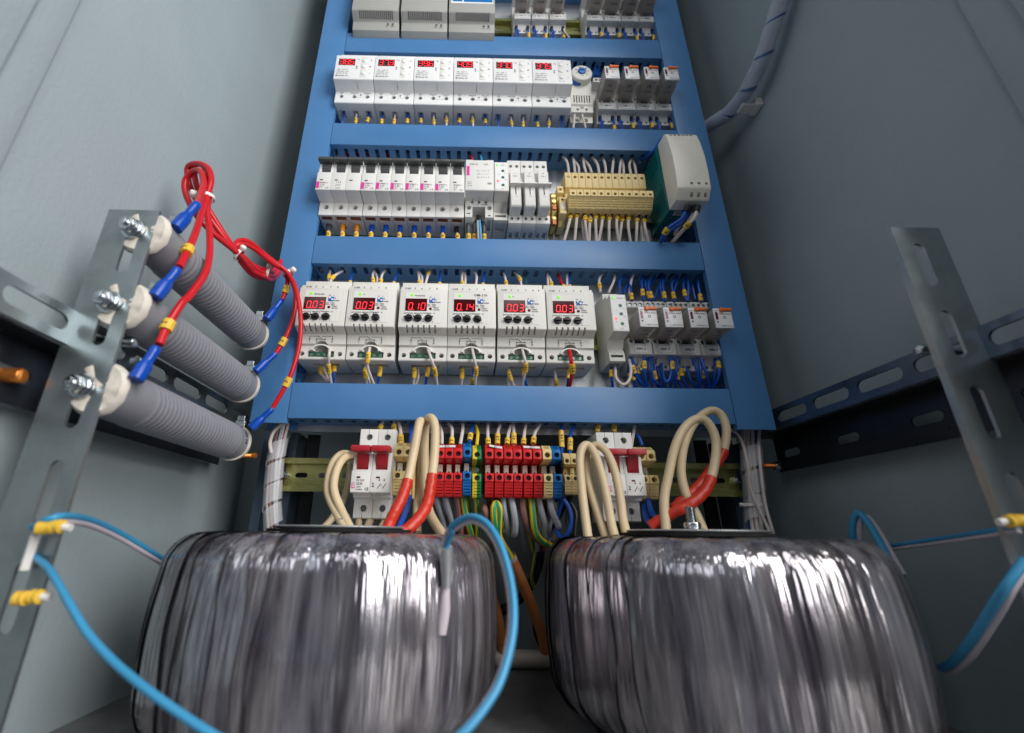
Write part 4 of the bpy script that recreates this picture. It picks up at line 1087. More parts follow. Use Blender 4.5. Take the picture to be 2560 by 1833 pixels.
wire('light blue wire leaving the black crimp sleeve of the contactor', [(16.4, -57, 493), (17.2, -58.6, 478), (18.6, -52, 458)], 1.7, 'light blue')

def topw(label, c, pts, col, r=1.35, mk=(), Y0=-45, Y1=-52, group=None, ferrule=None):
    n = len(pts); wire(label, pts, r, col, mk, ferrule, group)
# wires dropping from the duct to the load relays
GL = 'wires between the third duct and the load relays'
L4 = [
 ('white', [(-161, -44, 425.3), (-160, -48, 414), (-157.2, -52, 400.4)], .45, None), ('white', [(-146.3, -44, 425.4), (-151.4, -50, 416.3), (-154.7, -54, 407.8), (-155.1, -54, 398.6)], .62, None),
 ('blue', [(-133.9, -44, 424.8), (-134.1, -48, 412.6), (-133.7, -52, 400.2)], .85, 'N'), ('white', [(-108.8, -44, 427.1), (-108.5, -50, 415.8), (-105.5, -52, 400.8)], .72, '6'),
 ('white', [(-107.4, -44, 423.7), (-103.5, -47, 413.8), (-102.7, -50, 402)], None, None), ('white', [(-95.3, -44, 428.1), (-97.9, -50, 416.1), (-97.9, -52, 400.3)], .78, '7'),
 ('blue', [(-79.8, -44, 425.6), (-82.2, -48, 413.6), (-83.5, -52, 400.3)], .88, 'N'), ('white', [(-57, -44, 428.2), (-54.3, -49, 414.9), (-52.6, -52, 400.5)], .8, '0'),
 ('white', [(-55.1, -44, 425.5), (-51.1, -47, 416.9), (-49.9, -50, 401.7)], None, None), ('white', [(-43.1, -44, 428), (-44.5, -50, 414.5), (-46.8, -52, 400)], .2, '7'),
 ('blue', [(-29.8, -44, 428), (-29.5, -48, 414.7), (-29.8, -52, 400.3)], .88, 'N'), ('white', [(-3.2, -44, 428.6), (-3.7, -49, 415.9), (-2.8, -52, 400.2)], .8, '0'),
 ('white', [(-1, -44, 426.6), (0.2, -47, 415.9), (0.1, -50, 401.4)], None, None), ('white', [(9.9, -44, 428.8), (13.5, -49, 417.6), (12.1, -52, 399.8)], None, None),
 ('blue', [(23.5, -44, 429.1), (22.2, -48, 415.7), (20.2, -52, 400)], .88, 'N'), ('white', [(45.7, -44, 427.4), (47.3, -49, 416.6), (48.6, -52, 400.4)], .75, '8'),
 ('white', [(59.2, -44, 427.7), (64.3, -50, 415.5), (66.2, -52, 400)], .5, '7'), ('dark green', [(75.1, -44, 427.2), (72, -48, 415.4), (70.4, -52, 400)], None, None),
 ('white', [(98.6, -44, 427.7), (97.7, -48, 415.9), (97.1, -51, 400.4)], None, None), ('white', [(99.7, -44, 423.8), (101.1, -50, 411.7), (100.4, -53, 399.3)], .7, '9'),
 ('red', [(111.7, -44, 426.4), (113, -49, 413.3), (116.8, -52, 400.2)], .9, '5'), ('white', [(122.4, -44, 428.2), (120.5, -48, 414.8), (119.3, -51, 400.8)], None, None),
 ('blue', [(125.8, -44, 428.3), (123.3, -48, 414.9), (122.1, -52, 400.3)], .9, 'N'), ('white', [(165.7, -44, 428.3), (158.1, -50, 415.1), (157.5, -52, 398)], .75, '8'),
 ('white', [(180, -44, 429.4), (175.9, -49, 415.3), (167, -52, 397.4)], None, None)]
cnt = {}
def seq(k):
    cnt[k] = cnt.get(k, 0)+1; return cnt[k]-1
OW = ['first', 'second', 'third', 'fourth', 'fifth', 'sixth', 'seventh', 'eighth', 'ninth', 'tenth', 'eleventh', 'twelfth', 'thirteenth', 'fourteenth', 'fifteenth', 'sixteenth', 'seventeenth', 'eighteenth', 'nineteenth', 'twentieth', 'twenty first', 'twenty second', 'twenty third', 'twenty fourth']
for col, pts, t, tx in L4:
    k = col+str(t is not None)
    wire('%s %s%s wire from the left above the load relays' % (OW[seq('L4'+k)], col, ' marked' if t else ' unmarked'), pts, 1.75 if col == 'red' else 1.45, col, [(t, 7.5, tx)] if t else (), None, GL)
GR4 = 'wires above the relays labelled KM1.6 to KM2.7'
R4 = [('blue', [(191.6, -44, 426.5), (182.2, -50, 413.3), (181, -50, 397.4)], 0), ('white', [(203, -44, 428.6), (196.3, -49, 414.9), (191.7, -50, 396.1)], 0), ('blue', [(195.7, -44, 424.2), (194.1, -50, 407.4), (192.7, -52, 386.8)], .85),
 ('blue', [(196.9, -42, 418.4), (190.2, -46, 408.2), (185.7, -48, 397.9)], 0), ('blue', [(213.5, -44, 426.9), (208, -50, 412.3), (206.6, -52, 387.8)], .75), ('blue', [(215.7, -44, 425.4), (213.2, -48, 410.5), (215, -52, 388)], .8),
 ('blue', [(228.8, -44, 427.2), (215.4, -51, 410.3), (216.6, -53, 387.5)], .85), ('blue', [(227.4, -44, 424.1), (216.4, -47, 408.1), (213.9, -49, 391.1)], 0), ('blue', [(236.9, -44, 426.6), (230.8, -48, 410.9), (229.5, -50, 389.4)], 0),
 ('blue', [(240.6, -44, 427.5), (232.9, -50, 410.5), (231.2, -53, 387)], .82), ('blue', [(253.4, -44, 427.7), (243.6, -50, 410.7), (242.2, -53, 386.5)], .82), ('blue', [(255, -44, 427), (251.5, -47, 414.9), (244, -49, 399.9)], 0),
 ('blue', [(266.2, -44, 428), (258.2, -48, 410.6), (256.5, -52, 388.8)], .75), ('blue', [(266.6, -44, 426.4), (263.1, -50, 410.3), (257.4, -53, 387.5)], 0), ('blue', [(279.2, -44, 426.7), (274.9, -50, 408.3), (272.7, -53, 386.3)], .85),
 ('blue', [(272.5, -42, 419.2), (270.1, -46, 408.2), (269.3, -48, 392.7)], 0), ('blue', [(235.4, -42, 420), (228.4, -46, 407.4), (220.9, -48, 391.1)], 0)]
for col, pts, t in R4:
    wire('%s %s%s wire from the left above the relays labelled KM1.6 to KM2.7' % (OW[seq('R4'+col+str(t > 0))], col, ' marked' if t else ' unmarked'), pts, 1.5, col, [(t, 9, rw.choice(['8', '2', '5']))] if t else (), None, GR4)
# wires leaving the load relays below
GU = 'wires below the load relays'
U4 = [('white', [(-142.4, -66, 317.2), (-140.4, -72, 305.2), (-142.6, -62, 296.8), (-142.6, -46, 283.5)], .62, '2 0'), ('white', [(-156.8, -46, 302), (-153.3, -50, 293.2), (-145.9, -44, 284.7)], .3, None),
 ('white', [(-155.3, -44, 304.5), (-148.4, -46, 291.9), (-145.5, -42, 285.4)], None, None), ('blue', [(-141.2, -48, 305.6), (-139, -52, 293.9), (-141.1, -44, 284.2)], .3, None),
 ('white', [(-100.3, -66, 317.6), (-99.8, -72, 303.7), (-100.9, -64, 295.7), (-96.8, -46, 283.1)], .30, '2 4'), ('white', [(-107.7, -48, 305), (-105.7, -52, 293.3), (-104.5, -44, 283.6)], .5, '1 8'),
 ('white', [(-105.4, -44, 297.3), (-103.3, -46, 289.8), (-102, -42, 284.3)], None, None), ('blue', [(-90.5, -48, 305.8), (-90.1, -52, 294.6), (-93.2, -44, 283.8)], .4, '0 2'),
 ('white', [(-38.9, -66, 317.9), (-33.7, -72, 302.6), (-30.4, -62, 294.2), (-28.5, -46, 283.6)], .64, '3 4'), ('white', [(-54, -48, 305.9), (-53, -52, 294.1), (-54.5, -44, 283.9)], .45, '1 8'),
 ('white', [(-51.3, -44, 305.1), (-49.2, -46, 292.9), (-52.1, -42, 284.6)], None, None), ('blue', [(-38.9, -48, 305.5), (-39.2, -52, 294.3), (-41.1, -44, 283.5)], .38, '0 5'),
 ('white', [(8.5, -66, 318.7), (11, -72, 303.3), (13.2, -62, 295), (12.4, -46, 283.1)], .62, '3 8'), ('white', [(-1.8, -48, 305.6), (-1.6, -52, 293.8), (-2.5, -44, 283.6)], .45, '1 8'),
 ('blue', [(11.2, -46, 304.2), (10.2, -49, 292.8), (9.8, -42, 284.4)], .8, '0 1'), ('white', [(62.1, -66, 318.7), (63.6, -72, 304.7), (65.6, -64, 297), (62.7, -46, 282.7)], .5, '1 9'),
 ('white', [(48.7, -48, 307.2), (49.7, -52, 293.4), (55.6, -44, 282.6)], .5, '1 8'), ('white', [(49.2, -46, 296.8), (48.8, -48, 289.6), (48.9, -43, 283.5)], None, None), ('blue', [(64.7, -48, 302.9), (66.1, -50, 290.5), (69.7, -44, 282.9)], .2, '6'),
 ('red', [(112.7, -66, 319.2), (111.6, -74, 304.1), (114.1, -66, 294.5), (114.5, -46, 282.3)], .5, '5 2'), ('white', [(99.8, -48, 306.8), (99.2, -52, 292.9), (101.4, -44, 283.4)], .8, '8'), ('blue', [(114.5, -50, 303), (112.8, -52, 289.9), (112.8, -44, 283.5)], .3, '7 0'),
 ('blue', [(162.6, -46, 306.6), (160.6, -50, 293.3), (162.8, -44, 283.7)], .35, '1'), ('white', [(165.7, -50, 305.8), (161.9, -60, 289.8), (167.5, -62, 281.7), (174.7, -62, 286.8), (178.7, -60, 299), (180.5, -54, 313.1)], None, None)]
for col, pts, t, tx in U4:
    k = 'U4'+col+str(t is not None)
    wire('%s %s%s wire from the left below the load relays and slim module' % (OW[seq(k)], col, ' marked' if t else ' unmarked'), pts, 2.1 if col == 'red' else 1.55, col, [(t, 9 if not tx or len(tx) < 3 else 11, tx)] if t else (), None, GU)
GV = 'blue wires tangled below the relays labelled KM1.6 to KM2.7'
V4 = [([(183.7, -52, 317.2), (186.8, -54, 298.8), (187.5, -46, 283.4)], 0), ([(182, -50, 314), (179.2, -52, 298.1), (185.8, -52, 289.1), (184.6, -48, 282.7)], .6), ([(196.5, -56, 316.5), (194.7, -56, 296.9), (199.5, -46, 283)], .28), ([(203.3, -50, 319.1), (200.8, -52, 303.6), (205.5, -52, 290.7), (217.4, -46, 283.3)], 0),
 ([(207.4, -52, 318.3), (202.2, -57, 299.2), (204.7, -46, 283.1)], 0), ([(209.7, -46, 311.3), (208.2, -50, 295.3), (212.9, -44, 284.5)], .5), ([(213.5, -46, 308.7), (214.2, -50, 294.1), (220.8, -44, 283.9)], 0), ([(225.4, -56, 317), (221.7, -58, 295.3), (215.9, -58, 286.9), (215.6, -52, 301.3), (218.7, -46, 312.8)], 0),
 ([(228.4, -54, 318.5), (224.6, -58, 303.8), (225.2, -54, 292.9), (224.9, -46, 284)], .35), ([(234.8, -54, 318), (229.1, -57, 299.7), (230.1, -46, 283.5)], 0), ([(239.3, -48, 307.1), (237.9, -50, 295.8), (245.3, -44, 284.7)], .25), ([(246.9, -46, 309.3), (247.2, -48, 294.1), (253.3, -44, 285.7)], 0),
 ([(250.7, -54, 316.2), (251.6, -57, 298.7), (255.1, -46, 283.8)], 0), ([(259, -52, 317.2), (255.8, -55, 298.2), (257.3, -46, 283.9)], 0), ([(259.8, -54, 316.4), (260.5, -57, 298.9), (269, -46, 284.1)], 0), ([(277.6, -50, 316.9), (273.1, -52, 299.6), (273.2, -44, 286.1)], 0),
 ([(278.2, -54, 315.4), (274.5, -57, 296.5), (271.9, -46, 284.5)], .22), ([(183.4, -54, 311.8), (182.4, -57, 301.5), (187.7, -54, 291), (198.9, -46, 283)], .3), ([(190.7, -48, 307.6), (190.2, -50, 297.7), (194.6, -48, 289.3), (197.7, -44, 283.6)], .2), ([(237.6, -46, 306.5), (233.7, -48, 295.1), (238.8, -44, 284.2)], .4),
 ([(263.9, -48, 306.2), (260.2, -50, 294.9), (265, -44, 285.3)], .35)]
for pts, t in V4:
    wire('%s blue%s wire from the left below the relays labelled KM1.6 to KM2.7' % (OW[seq('V4'+str(t > 0))], ' marked' if t else ' unmarked'), pts, 1.55, 'blue', [(t, 9, rw.choice(['8 1', '1 2', '4 L', '5']))] if t else (), None, GV)
# relays of the upper rows
for X, Z, nm, r, _ in RELAYS:
    ph = r['label'].replace('relay labelled %s' % nm, 'relay').replace('orange levered ', '').replace(' cut by the top picture edge', ' at the top').replace(' at the top right', ' at top right').replace('right of the blue dial thermostat', 'beside the blue dial').replace(' at top right', '')
    if Z == 348: continue
    zt = 815 if Z > 800 else 637
    for k, (dx, mk) in enumerate(((4, 0), (21.8, 1))):
        e = J(1.5)
        wire('blue wire%s under the %s' % (' with yellow marker' if mk else '', ph), [(X+dx, -46, Z-32), (X+dx, -50, Z-42), (X+dx+e*.6, -50, Z-55), (X+dx+e, -45, zt)], 1.4, 'blue',
             [(.5+J(.1), 9, None)] if mk else (), ('black_plastic', 7), 'wires under the upper relays')
        if k == 0: wire('second plain blue wire under the %s' % ph, [(X+dx+2.6, -45, Z-33), (X+dx+3, -48, Z-46), (X+dx+4, -46, (zt+Z-46)/2-4), (X+dx+5.5, -44, zt)], 1.3, 'blue', (), None, 'wires under the upper relays')
wire('white wire bending away right of the socket labelled KM3.10', [(143.9, -52, 851.9), (144.4, -54, 841.8), (151.5, -50, 835.4)], 1.4, 'white')
for i, (a, b) in enumerate((((1100,700), (1062,815)), ((1290,700), (1262,780)), ((1490,700), (1540,830)), ((1120,720), (1085,810)))):
    pts = [[(190.8, -44, 789.7), (187.6, -46, 776.2), (181.7, -48, 758.1)], [(216.8, -44, 790.5), (213.8, -47, 777.5), (208.2, -50, 761.8)], [(244.2, -44, 790.4), (245.3, -47, 774.7), (244.6, -50, 755.5)], [(192, -42, 789.6), (191.1, -45, 773.8), (185.6, -46, 760.9)]][i]
    wire('%s blue wire from the left above the relays beside the blue dial' % OW[i], pts, 1.5, 'blue', (), None, 'wires under the top duct')
wire('white wire in the left hole of the blue dial thermostat', [(146.7, -54, 673.4), (144.3, -58, 659.4), (142.6, -56, 646.7)], 1.6, 'white', (), None, 'white wires of the dial thermostat')
wire('white wire in the right hole of the blue dial thermostat', [(157.3, -54, 673.7), (157, -58, 658.9), (159.4, -56, 647.2)], 1.6, 'white', (), None, 'white wires of the dial thermostat')
wire('red wire from the second duct into the left top of the contactor', [(4.6, -44, 608.9), (6.4, -48, 600.1), (8.8, -52, 587.6)], 1.6, 'red')
wire('light blue wire from the second duct into the middle top of the contactor', [(16.9, -44, 610), (18.5, -50, 599.2), (19.5, -54, 584.3)], 1.5, 'light blue')
for i, pts in enumerate([[(-164.8, -36, 615.9), (-161.3, -34, 613.5), (-157.1, -30, 612.5)], [(-150.6, -36, 616.3), (-147, -34, 613.9), (-142.8, -30, 612.9)], [(-136.7, -36, 616.6), (-133.1, -34, 614.2), (-128.8, -30, 613.3)], [(-110.8, -36, 617.3), (-107.2, -34, 614.9), (-102.7, -30, 613.9)]]):
    wire('%s red wire end glimpsed inside the second duct slots above the breakers' % OW[i], pts, 2.2, 'red', (), None, 'red wires in the second duct')
GT = 'white wires above the beige two level terminals'
for i, pts in enumerate([[(128.6, -44, 609.8), (132, -50, 593.2), (131.7, -54, 571.2), (129.7, -52, 562.9)], [(141.8, -44, 608.5), (141.4, -49, 591.8), (140.7, -51, 574.3)], [(143.4, -43, 604.2), (147.5, -46, 590.7), (147.1, -48, 577.3)],
   [(155.7, -44, 608.8), (154.4, -49, 590), (155.5, -51, 574.6)], [(157.2, -43, 605.6), (161.5, -47, 591.1), (163.7, -49, 576.8)], [(168.2, -44, 609.6), (171.8, -50, 590.9), (172, -52, 573.1)], [(182.2, -44, 609.5), (182, -50, 588.7), (180.9, -52, 573.3)],
   [(197.2, -44, 609.9), (192.3, -50, 590), (188.7, -52, 573.5)], [(207.6, -44, 608.5), (201.8, -50, 589.2), (198.2, -52, 572.7)], [(208.6, -43, 606.9), (207.3, -47, 590.2), (205.2, -49, 575.8)], [(222, -44, 608.4), (214.8, -49, 592.6), (213.4, -52, 573.1)], [(223.2, -43, 606.9), (222.7, -47, 589.5), (221.7, -49, 576.2)]]):
    wire('white wire above the beige two level terminals, %s' % ORD[i], pts, 1.75, 'white', (), None, GT)
GW = 'white wires below the beige two level terminals'
for i, (pts, bf, t) in enumerate([([(133.7, -46, 518.1), (127.7, -52, 495.2), (121.4, -46, 473)], 0, .28), ([(140.8, -46, 518.3), (136.6, -52, 495.4), (134.2, -46, 473.3)], 0, .25), ([(150.9, -46, 516.6), (147, -54, 494), (149.8, -46, 472.7)], 1, .36),
   ([(146.1, -46, 504.1), (145.5, -48, 489.4), (147.4, -44, 474.5)], 0, 0), ([(157.9, -46, 516.7), (152.9, -52, 493), (152.2, -46, 472.7)], 1, .4), ([(165, -46, 516.9), (160.5, -52, 495.9), (161.1, -46, 472.9)], 0, .26), ([(173.2, -46, 517.1), (167.7, -52, 492.4), (164.1, -46, 473)], 0, .26),
   ([(182.2, -46, 516.3), (176.9, -52, 492.6), (176.6, -46, 472.4)], 1, .27), ([(192.3, -46, 516.6), (185.9, -53, 492), (188.5, -46, 472.6)], 1, .25), ([(198.6, -45, 514.7), (192.7, -49, 491.6), (190.4, -44, 475)], 0, .25),
   ([(207, -46, 516), (200.7, -52, 493.1), (203.2, -46, 472.4)], 0, .25), ([(216.5, -46, 514.3), (211, -52, 489.7), (210.2, -46, 472.2)], 1, .25), ([(221.9, -44, 505.5), (219.9, -46, 490.8), (219.9, -44, 474.8)], 0, 0), ([(225.2, -46, 513.5), (221.2, -52, 489.9), (225.5, -46, 472.2)], 1, .25)]):
    wire('white wire%s below the beige two level terminals, %s' % (' with yellow marker' if t else '', (ORD+['second from right', 'rightmost'])[i]), pts, 1.85, 'white', [(t, 8.5, rw.choice(['2', '1', '8', '5', '4', '12']))] if t else (), ('lug_blue', 9) if bf else None, GW)
for i, (pts, col, t) in enumerate([([(258.1, -88, 493.2), (249.6, -84, 477.9), (236.1, -76, 469.9), (233.6, -58, 463.1)], 'blue', .7), ([(260.3, -88, 493.3), (256.2, -78, 479.3), (250.2, -70, 478.4), (241.1, -62, 472.7), (239.3, -54, 466.1)], 'blue', 0),
   ([(267, -88, 493.4), (262.5, -80, 481.4), (253.2, -70, 478.4), (252.8, -60, 473.6)], 'white', 0), ([(269.3, -88, 493.5), (264, -86, 478.3), (257.3, -78, 472.3), (249.2, -56, 464.9)], 'white', .5)]):
    wire('%s%s wire curving down from the cream power supply' % (col, ' marked' if t else ' unmarked'), pts, 2.3, col, [(t, 7, '5')] if t else (), ('black_plastic', 8), 'wires under the power supply')
for i, pts in enumerate([[(254.2, -66, 620.4), (242.8, -64, 602.1), (233.2, -44, 606.6)], [(254.6, -66, 616.1), (247, -62, 603.3), (240, -44, 607.8)]]):
    wire('%s blue wire passing behind the top left of the cream power supply' % ('upper', 'lower')[i], pts, 2.2, 'blue', [(.04, 8, None)] if i == 0 else (), None, 'blue wires above the power supply')

# wires above the lowest row
G5 = 'wires between the lowest duct and the bottom terminals'
W5 = [('white', [(-15, -44, 241), (-11.1, -50, 234.1), (-11, -56, 217.3)], .88, '5'), ('white', [(-0.1, -44, 241.4), (-0.3, -50, 232.1), (-2.3, -56, 217.5)], 0, 0), ('white', [(-24.4, -44, 239.1), (-21.6, -50, 230.1), (-20.8, -56, 217.2)], 0, 0),
 ('blue', [(11.9, -44, 241.8), (9.2, -50, 233.9), (6.6, -57, 218.6)], .72, 'N'), ('yellow', [(13.4, -44, 240.1), (15.5, -50, 230.6), (14.3, -56, 216.9)], 0, 0), ('white', [(26.4, -44, 241.8), (25.7, -50, 232.5), (26, -56, 217.8)], .9, '2'),
 ('white', [(39.3, -44, 240.9), (36.4, -50, 232.2), (35.2, -56, 218)], .78, '2 8'), ('white', [(50.7, -44, 240.6), (47.3, -50, 231.1), (45, -56, 218.1)], .88, '7'), ('white', [(52.7, -44, 242), (52.8, -50, 233.3), (52, -56, 218.2)], .76, '4 2'),
 ('white', [(66.4, -44, 241.7), (63.9, -50, 232.6), (61.5, -56, 218.3)], .9, '5'), ('white', [(81.4, -44, 241.9), (74.7, -50, 231.4), (71.4, -56, 219.3)], .86, '8'), ('blue', [(104.6, -44, 242.3), (102, -50, 232.7), (100.7, -54, 207.7)], .52, '2 4 8'),
 ('blue', [(118.6, -44, 242.5), (111.9, -50, 231.5), (108.5, -54, 207.8)], .68, '7 9'), ('white', [(-84.2, -44, 242.3), (-85.7, -46, 236.5), (-86.7, -46, 231.9)], .75, '5'), ('white', [(-72.1, -44, 242.4), (-71.8, -46, 236.7), (-70.6, -46, 232.1)], .7, '6'),
 ('white', [(-67.9, -44, 242.5), (-64.2, -50, 232.5), (-61.6, -56, 216.7)], .84, '2 0'), ('blue', [(-54.1, -44, 242.1), (-53.6, -48, 231.9), (-53, -54, 217.2)], 0, 0), ('white', [(181.6, -44, 241.8), (177.3, -48, 231.2), (172.5, -52, 218.5)], 0, 0),
 ('blue', [(178.9, -46, 232.7), (181.7, -50, 229.5), (183.1, -54, 219.5)], 0, 0), ('white', [(143.4, -44, 242.1), (141.4, -46, 238.5), (140.8, -46, 234.4)], .6, '0'), ('white', [(159.8, -44, 242.4), (159.1, -46, 238.8), (158.4, -46, 234.7)], .6, '0')]
for col, pts, t, tx in W5:
    wire('%s %s%s wire from the left under the lowest duct' % (OW[seq('W5'+col+str(t > 0))], col, ' marked' if t else ' unmarked'), pts, 1.75, col, [(t, 8 if not tx or len(tx) < 3 else 5+2.6*len(tx), tx)] if t else (), None, G5)

# field cables below the terminals
GF = 'field cable cores below the red terminals'
C5 = [('grey', 3.0, [(-26.3, -44, 168.3), (-23.3, -40, 158.5), (-18.4, -30, 145.8), (-14.3, -15, 128.2), (-11.9, 0, 116.9)]), ('grey', 2.9, [(-21.4, -36, 169), (-19.7, -30, 159.1), (-16.3, -20, 146.9), (-11.2, -5, 128.1)]), ('grey', 3.0, [(-16.9, -46, 168.2), (-13.5, -42, 156.2), (-9.3, -32, 143.5), (-5, -15, 123.6)]),
 ('brown', 3.0, [(-5.6, -46, 167.6), (-2.8, -42, 155.5), (-0.5, -34, 140.5), (-0.4, -15, 117.5)]), ('brown', 3.0, [(-1.2, -32, 169.5), (2.9, -22, 148.7), (5.2, -14, 134.6), (5.5, -4, 117.2)]), ('yellow-green', 3.0, [(1.2, -46, 168.5), (3, -44, 155.5), (6.9, -36, 142.1), (14.9, -15, 117.7)]),
 ('yellow-green', 2.9, [(5.3, -38, 169.1), (7.6, -32, 157.7), (11.3, -22, 140.9), (15.1, -8, 128.4)]), ('yellow-green', 2.9, [(14.2, -44, 168), (15.6, -40, 155.8), (16.9, -32, 140.8), (15.8, -12, 117.6)]),
 ('brown', 3.1, [(27.2, -36, 169.6), (28.9, -28, 158.2), (30.3, -24, 146.5), (28.8, -34, 138.6), (26, -48, 145.8), (22.6, -54, 154.5), (22.2, -46, 159.4)]),
 ('yellow-green', 3.1, [(38, -30, 170.2), (40.2, -26, 156.8), (39.7, -30, 142.6), (35.9, -40, 133.3), (31.5, -54, 144.9), (30.6, -58, 155.9), (33.1, -56, 161.2), (36.2, -58, 155.9), (36.3, -50, 142.1), (37.5, -40, 130.4), (47, -25, 116.8), (51.2, -22, 109)]),
 ('grey', 3.1, [(40.4, -50, 167.8), (41.4, -50, 155.6), (44.7, -44, 143.1), (46.5, -36, 135), (44.8, -26, 131.9), (43.4, -16, 141.3), (45.2, 0, 117.5)]), ('grey', 3.3, [(48.2, -52, 167), (50.1, -54, 155.5), (52, -50, 143), (52, -42, 133.5), (51.6, -28, 135.1), (54.4, -18, 153.4)]),
 ('brown', 3.3, [(59.3, -50, 168.8), (60, -50, 154.3), (64.7, -44, 141.1), (74.2, -36, 129.3), (87.9, -25, 122.5)]), ('yellow-green', 3.2, [(68.1, -50, 168.9), (68.8, -52, 154.4), (70.7, -48, 138.1), (77.1, -38, 129.3), (88.7, -25, 123.3)]),
 ('grey', 3.1, [(75.3, -50, 168.3), (77.8, -50, 154.6), (81.6, -44, 142.8), (82, -34, 133.9), (87.8, -22, 127)]), ('grey', 2.8, [(88.7, -36, 167.9), (90.1, -26, 149.5), (89.1, -18, 129.3)]), ('grey', 3.2, [(86.1, -52, 166.7), (86.9, -54, 156.7), (91.3, -50, 146.5), (95.1, -44, 140.7), (95.5, -32, 137.8), (92.5, -20, 129.3)]),
 ('grey', 2.6, [(91.7, -44, 168.9), (93.2, -42, 160.5), (94.4, -36, 152.3)]), ('blue', 2.1, [(103.4, -44, 173), (100.4, -40, 163.8), (95.4, -38, 149.2), (93.5, -42, 136.9), (96.6, -48, 130), (101.4, -52, 134), (105.3, -54, 145.8), (103.8, -54, 158.4), (98.8, -52, 165.7), (93.9, -46, 164.9)]),
 ('black', 1.9, [(109.9, -44, 173.1), (108, -38, 160.9), (105.1, -38, 147.7), (106.1, -42, 135.6), (108.3, -46, 129), (110.5, -48, 142), (112, -48, 153.7), (108.1, -46, 163.3)]), ('black', 2.2, [(110.4, -30, 170.2), (104, -20, 154.7), (94.8, -10, 138), (90, 0, 124.4)])]
C5 += [('grey', 2.8, [(-12, -34, 169.2), (-8.9, -28, 156.2), (-4.5, -18, 140.8), (0.9, 0, 117.1)]), ('brown', 2.8, [(31.9, -40, 169.3), (33.2, -36, 152.4), (33.2, -28, 137.2), (31.8, -10, 117.7)]),
 ('grey', 2.9, [(57.1, -34, 169.3), (58.9, -26, 153.1), (62.6, -16, 137.6), (67.4, 0, 117.8)]), ('yellow-green', 2.8, [(66.6, -32, 170.3), (68, -24, 155.7), (70.2, -16, 140.1), (76, -0, 117.9)]),
 ('grey', 2.9, [(74.3, -36, 169.3), (77, -30, 153.1), (78.4, -22, 137.7), (79.3, -6, 118.1)]), ('brown', 2.7, [(85.2, -30, 169.1), (87.5, -22, 153.6), (87.3, -14, 137.9), (86.2, 0, 118)])]
for col, r, pts in C5:
    wire('%s %s core from the left hanging below the bottom terminals' % (OW[seq('C5'+col)], col.replace('-', ' and ')), pts, r, col, (), None, GF, 'cable_core', 'cable')
def sheath(label, pts, r, m, group=None, frayed=True, name='cable'):
    S = smooth(pts, 8); o = put(name, MB().tube(S, r, 16).mesh(name), m); tag(o, label, 'cable', group)
    if frayed:
        q = MB(); t = (S[1]-S[0]).normalized(); u = t.orthogonal().normalized(); v = t.cross(u); n = 18; vs = []; fs = []
        for i in range(n):
            a = 2*math.pi*i/n; e = u*math.cos(a)+v*math.sin(a); vs += [S[0]+e*(r+.15)+t*2, S[0]+e*(r+.5)-t*rw.uniform(1, 4)]
        for i in range(n): fs.append((2*i, 2*((i+1) % n), 2*((i+1) % n)+1, 2*i+1))
        q.add(vs, fs); put('sheath_edge', q.mesh('s'), 'ceramic', o)
    return o
GO = 'orange sheathed supply cables'
sheath('orange sheathed cable slanting down between the two film wrapped transformers', [(50.2, -22, 111), (60.4, -8, 92.1), (73.5, 12, 65.9), (86.1, 32, 37.3), (90.9, 43, 17.8), (92, 46, 22)], 5.6, 'cable_orange', GO)
sheath('orange sheathed cable just right of the left transformer', [(28.8, 10, 84.8), (40.5, 28, 49.8), (46.6, 42, 19), (47, 46, 18)], 5.4, 'cable_orange', GO, False)
sheath('orange cable end with torn sheath at the top left of the right transformer', [(91.7, -22, 122.2), (97.6, -10, 114.4), (111.3, 15, 90.7), (122.7, 30, 69.6)], 5.6, 'cable_orange', GO)
sheath('thick black cable passing low behind the orange sheathed cable', [(86.5, 5, 128.1), (82.3, 15, 101.7), (75.2, 25, 82.4), (63.1, 32, 67.4), (41.2, 36, 54.1), (22.4, 38, 45.3)], 5.0, 'black_rubber', None, False)
wire('thin yellow and green wire beside the thick black cable', [(80.3, 0, 124.5), (77.1, 5, 106.5), (74.9, 12, 90.6), (79, 20, 78.7)], 1.7, 'yellow-green')
sheath('thin black cable standing behind the lower end of the orange cable', [(79.8, 40, 45.5), (82.3, 44, 31.1), (87.2, 48, 20.8)], 2.2, 'black_rubber', None, False)
sheath('thick whitish cable lying across the floor against the back wall', [(-190, 46, 9.6), (-100, 46.6, 9.6), (0, 46, 9.6), (60, 46.3, 9.6), (150, 46, 9.6), (260, 46, 9.6)], 8.8, 'cable_white', None, False)
q = MB()
for k in range(90):
    x, y, z = rw.uniform(-20, 130), rw.uniform(-120, 34), 0; a = rw.uniform(0, 3); s = rw.uniform(.3, 1.3)
    q.add([(x, y, .1), (x+s*math.cos(a), y+s*math.sin(a), .1), (x-s*.6*math.sin(a), y+s*.6*math.cos(a), .1), (x, y, .1+s*.5)], [(0, 2, 1), (0, 1, 3), (1, 2, 3), (2, 0, 3)])
tag(put('debris', q.mesh('debris'), 'copper'), 'small crumbs and wire clippings on the dark cabinet floor', 'debris', None, 'stuff')

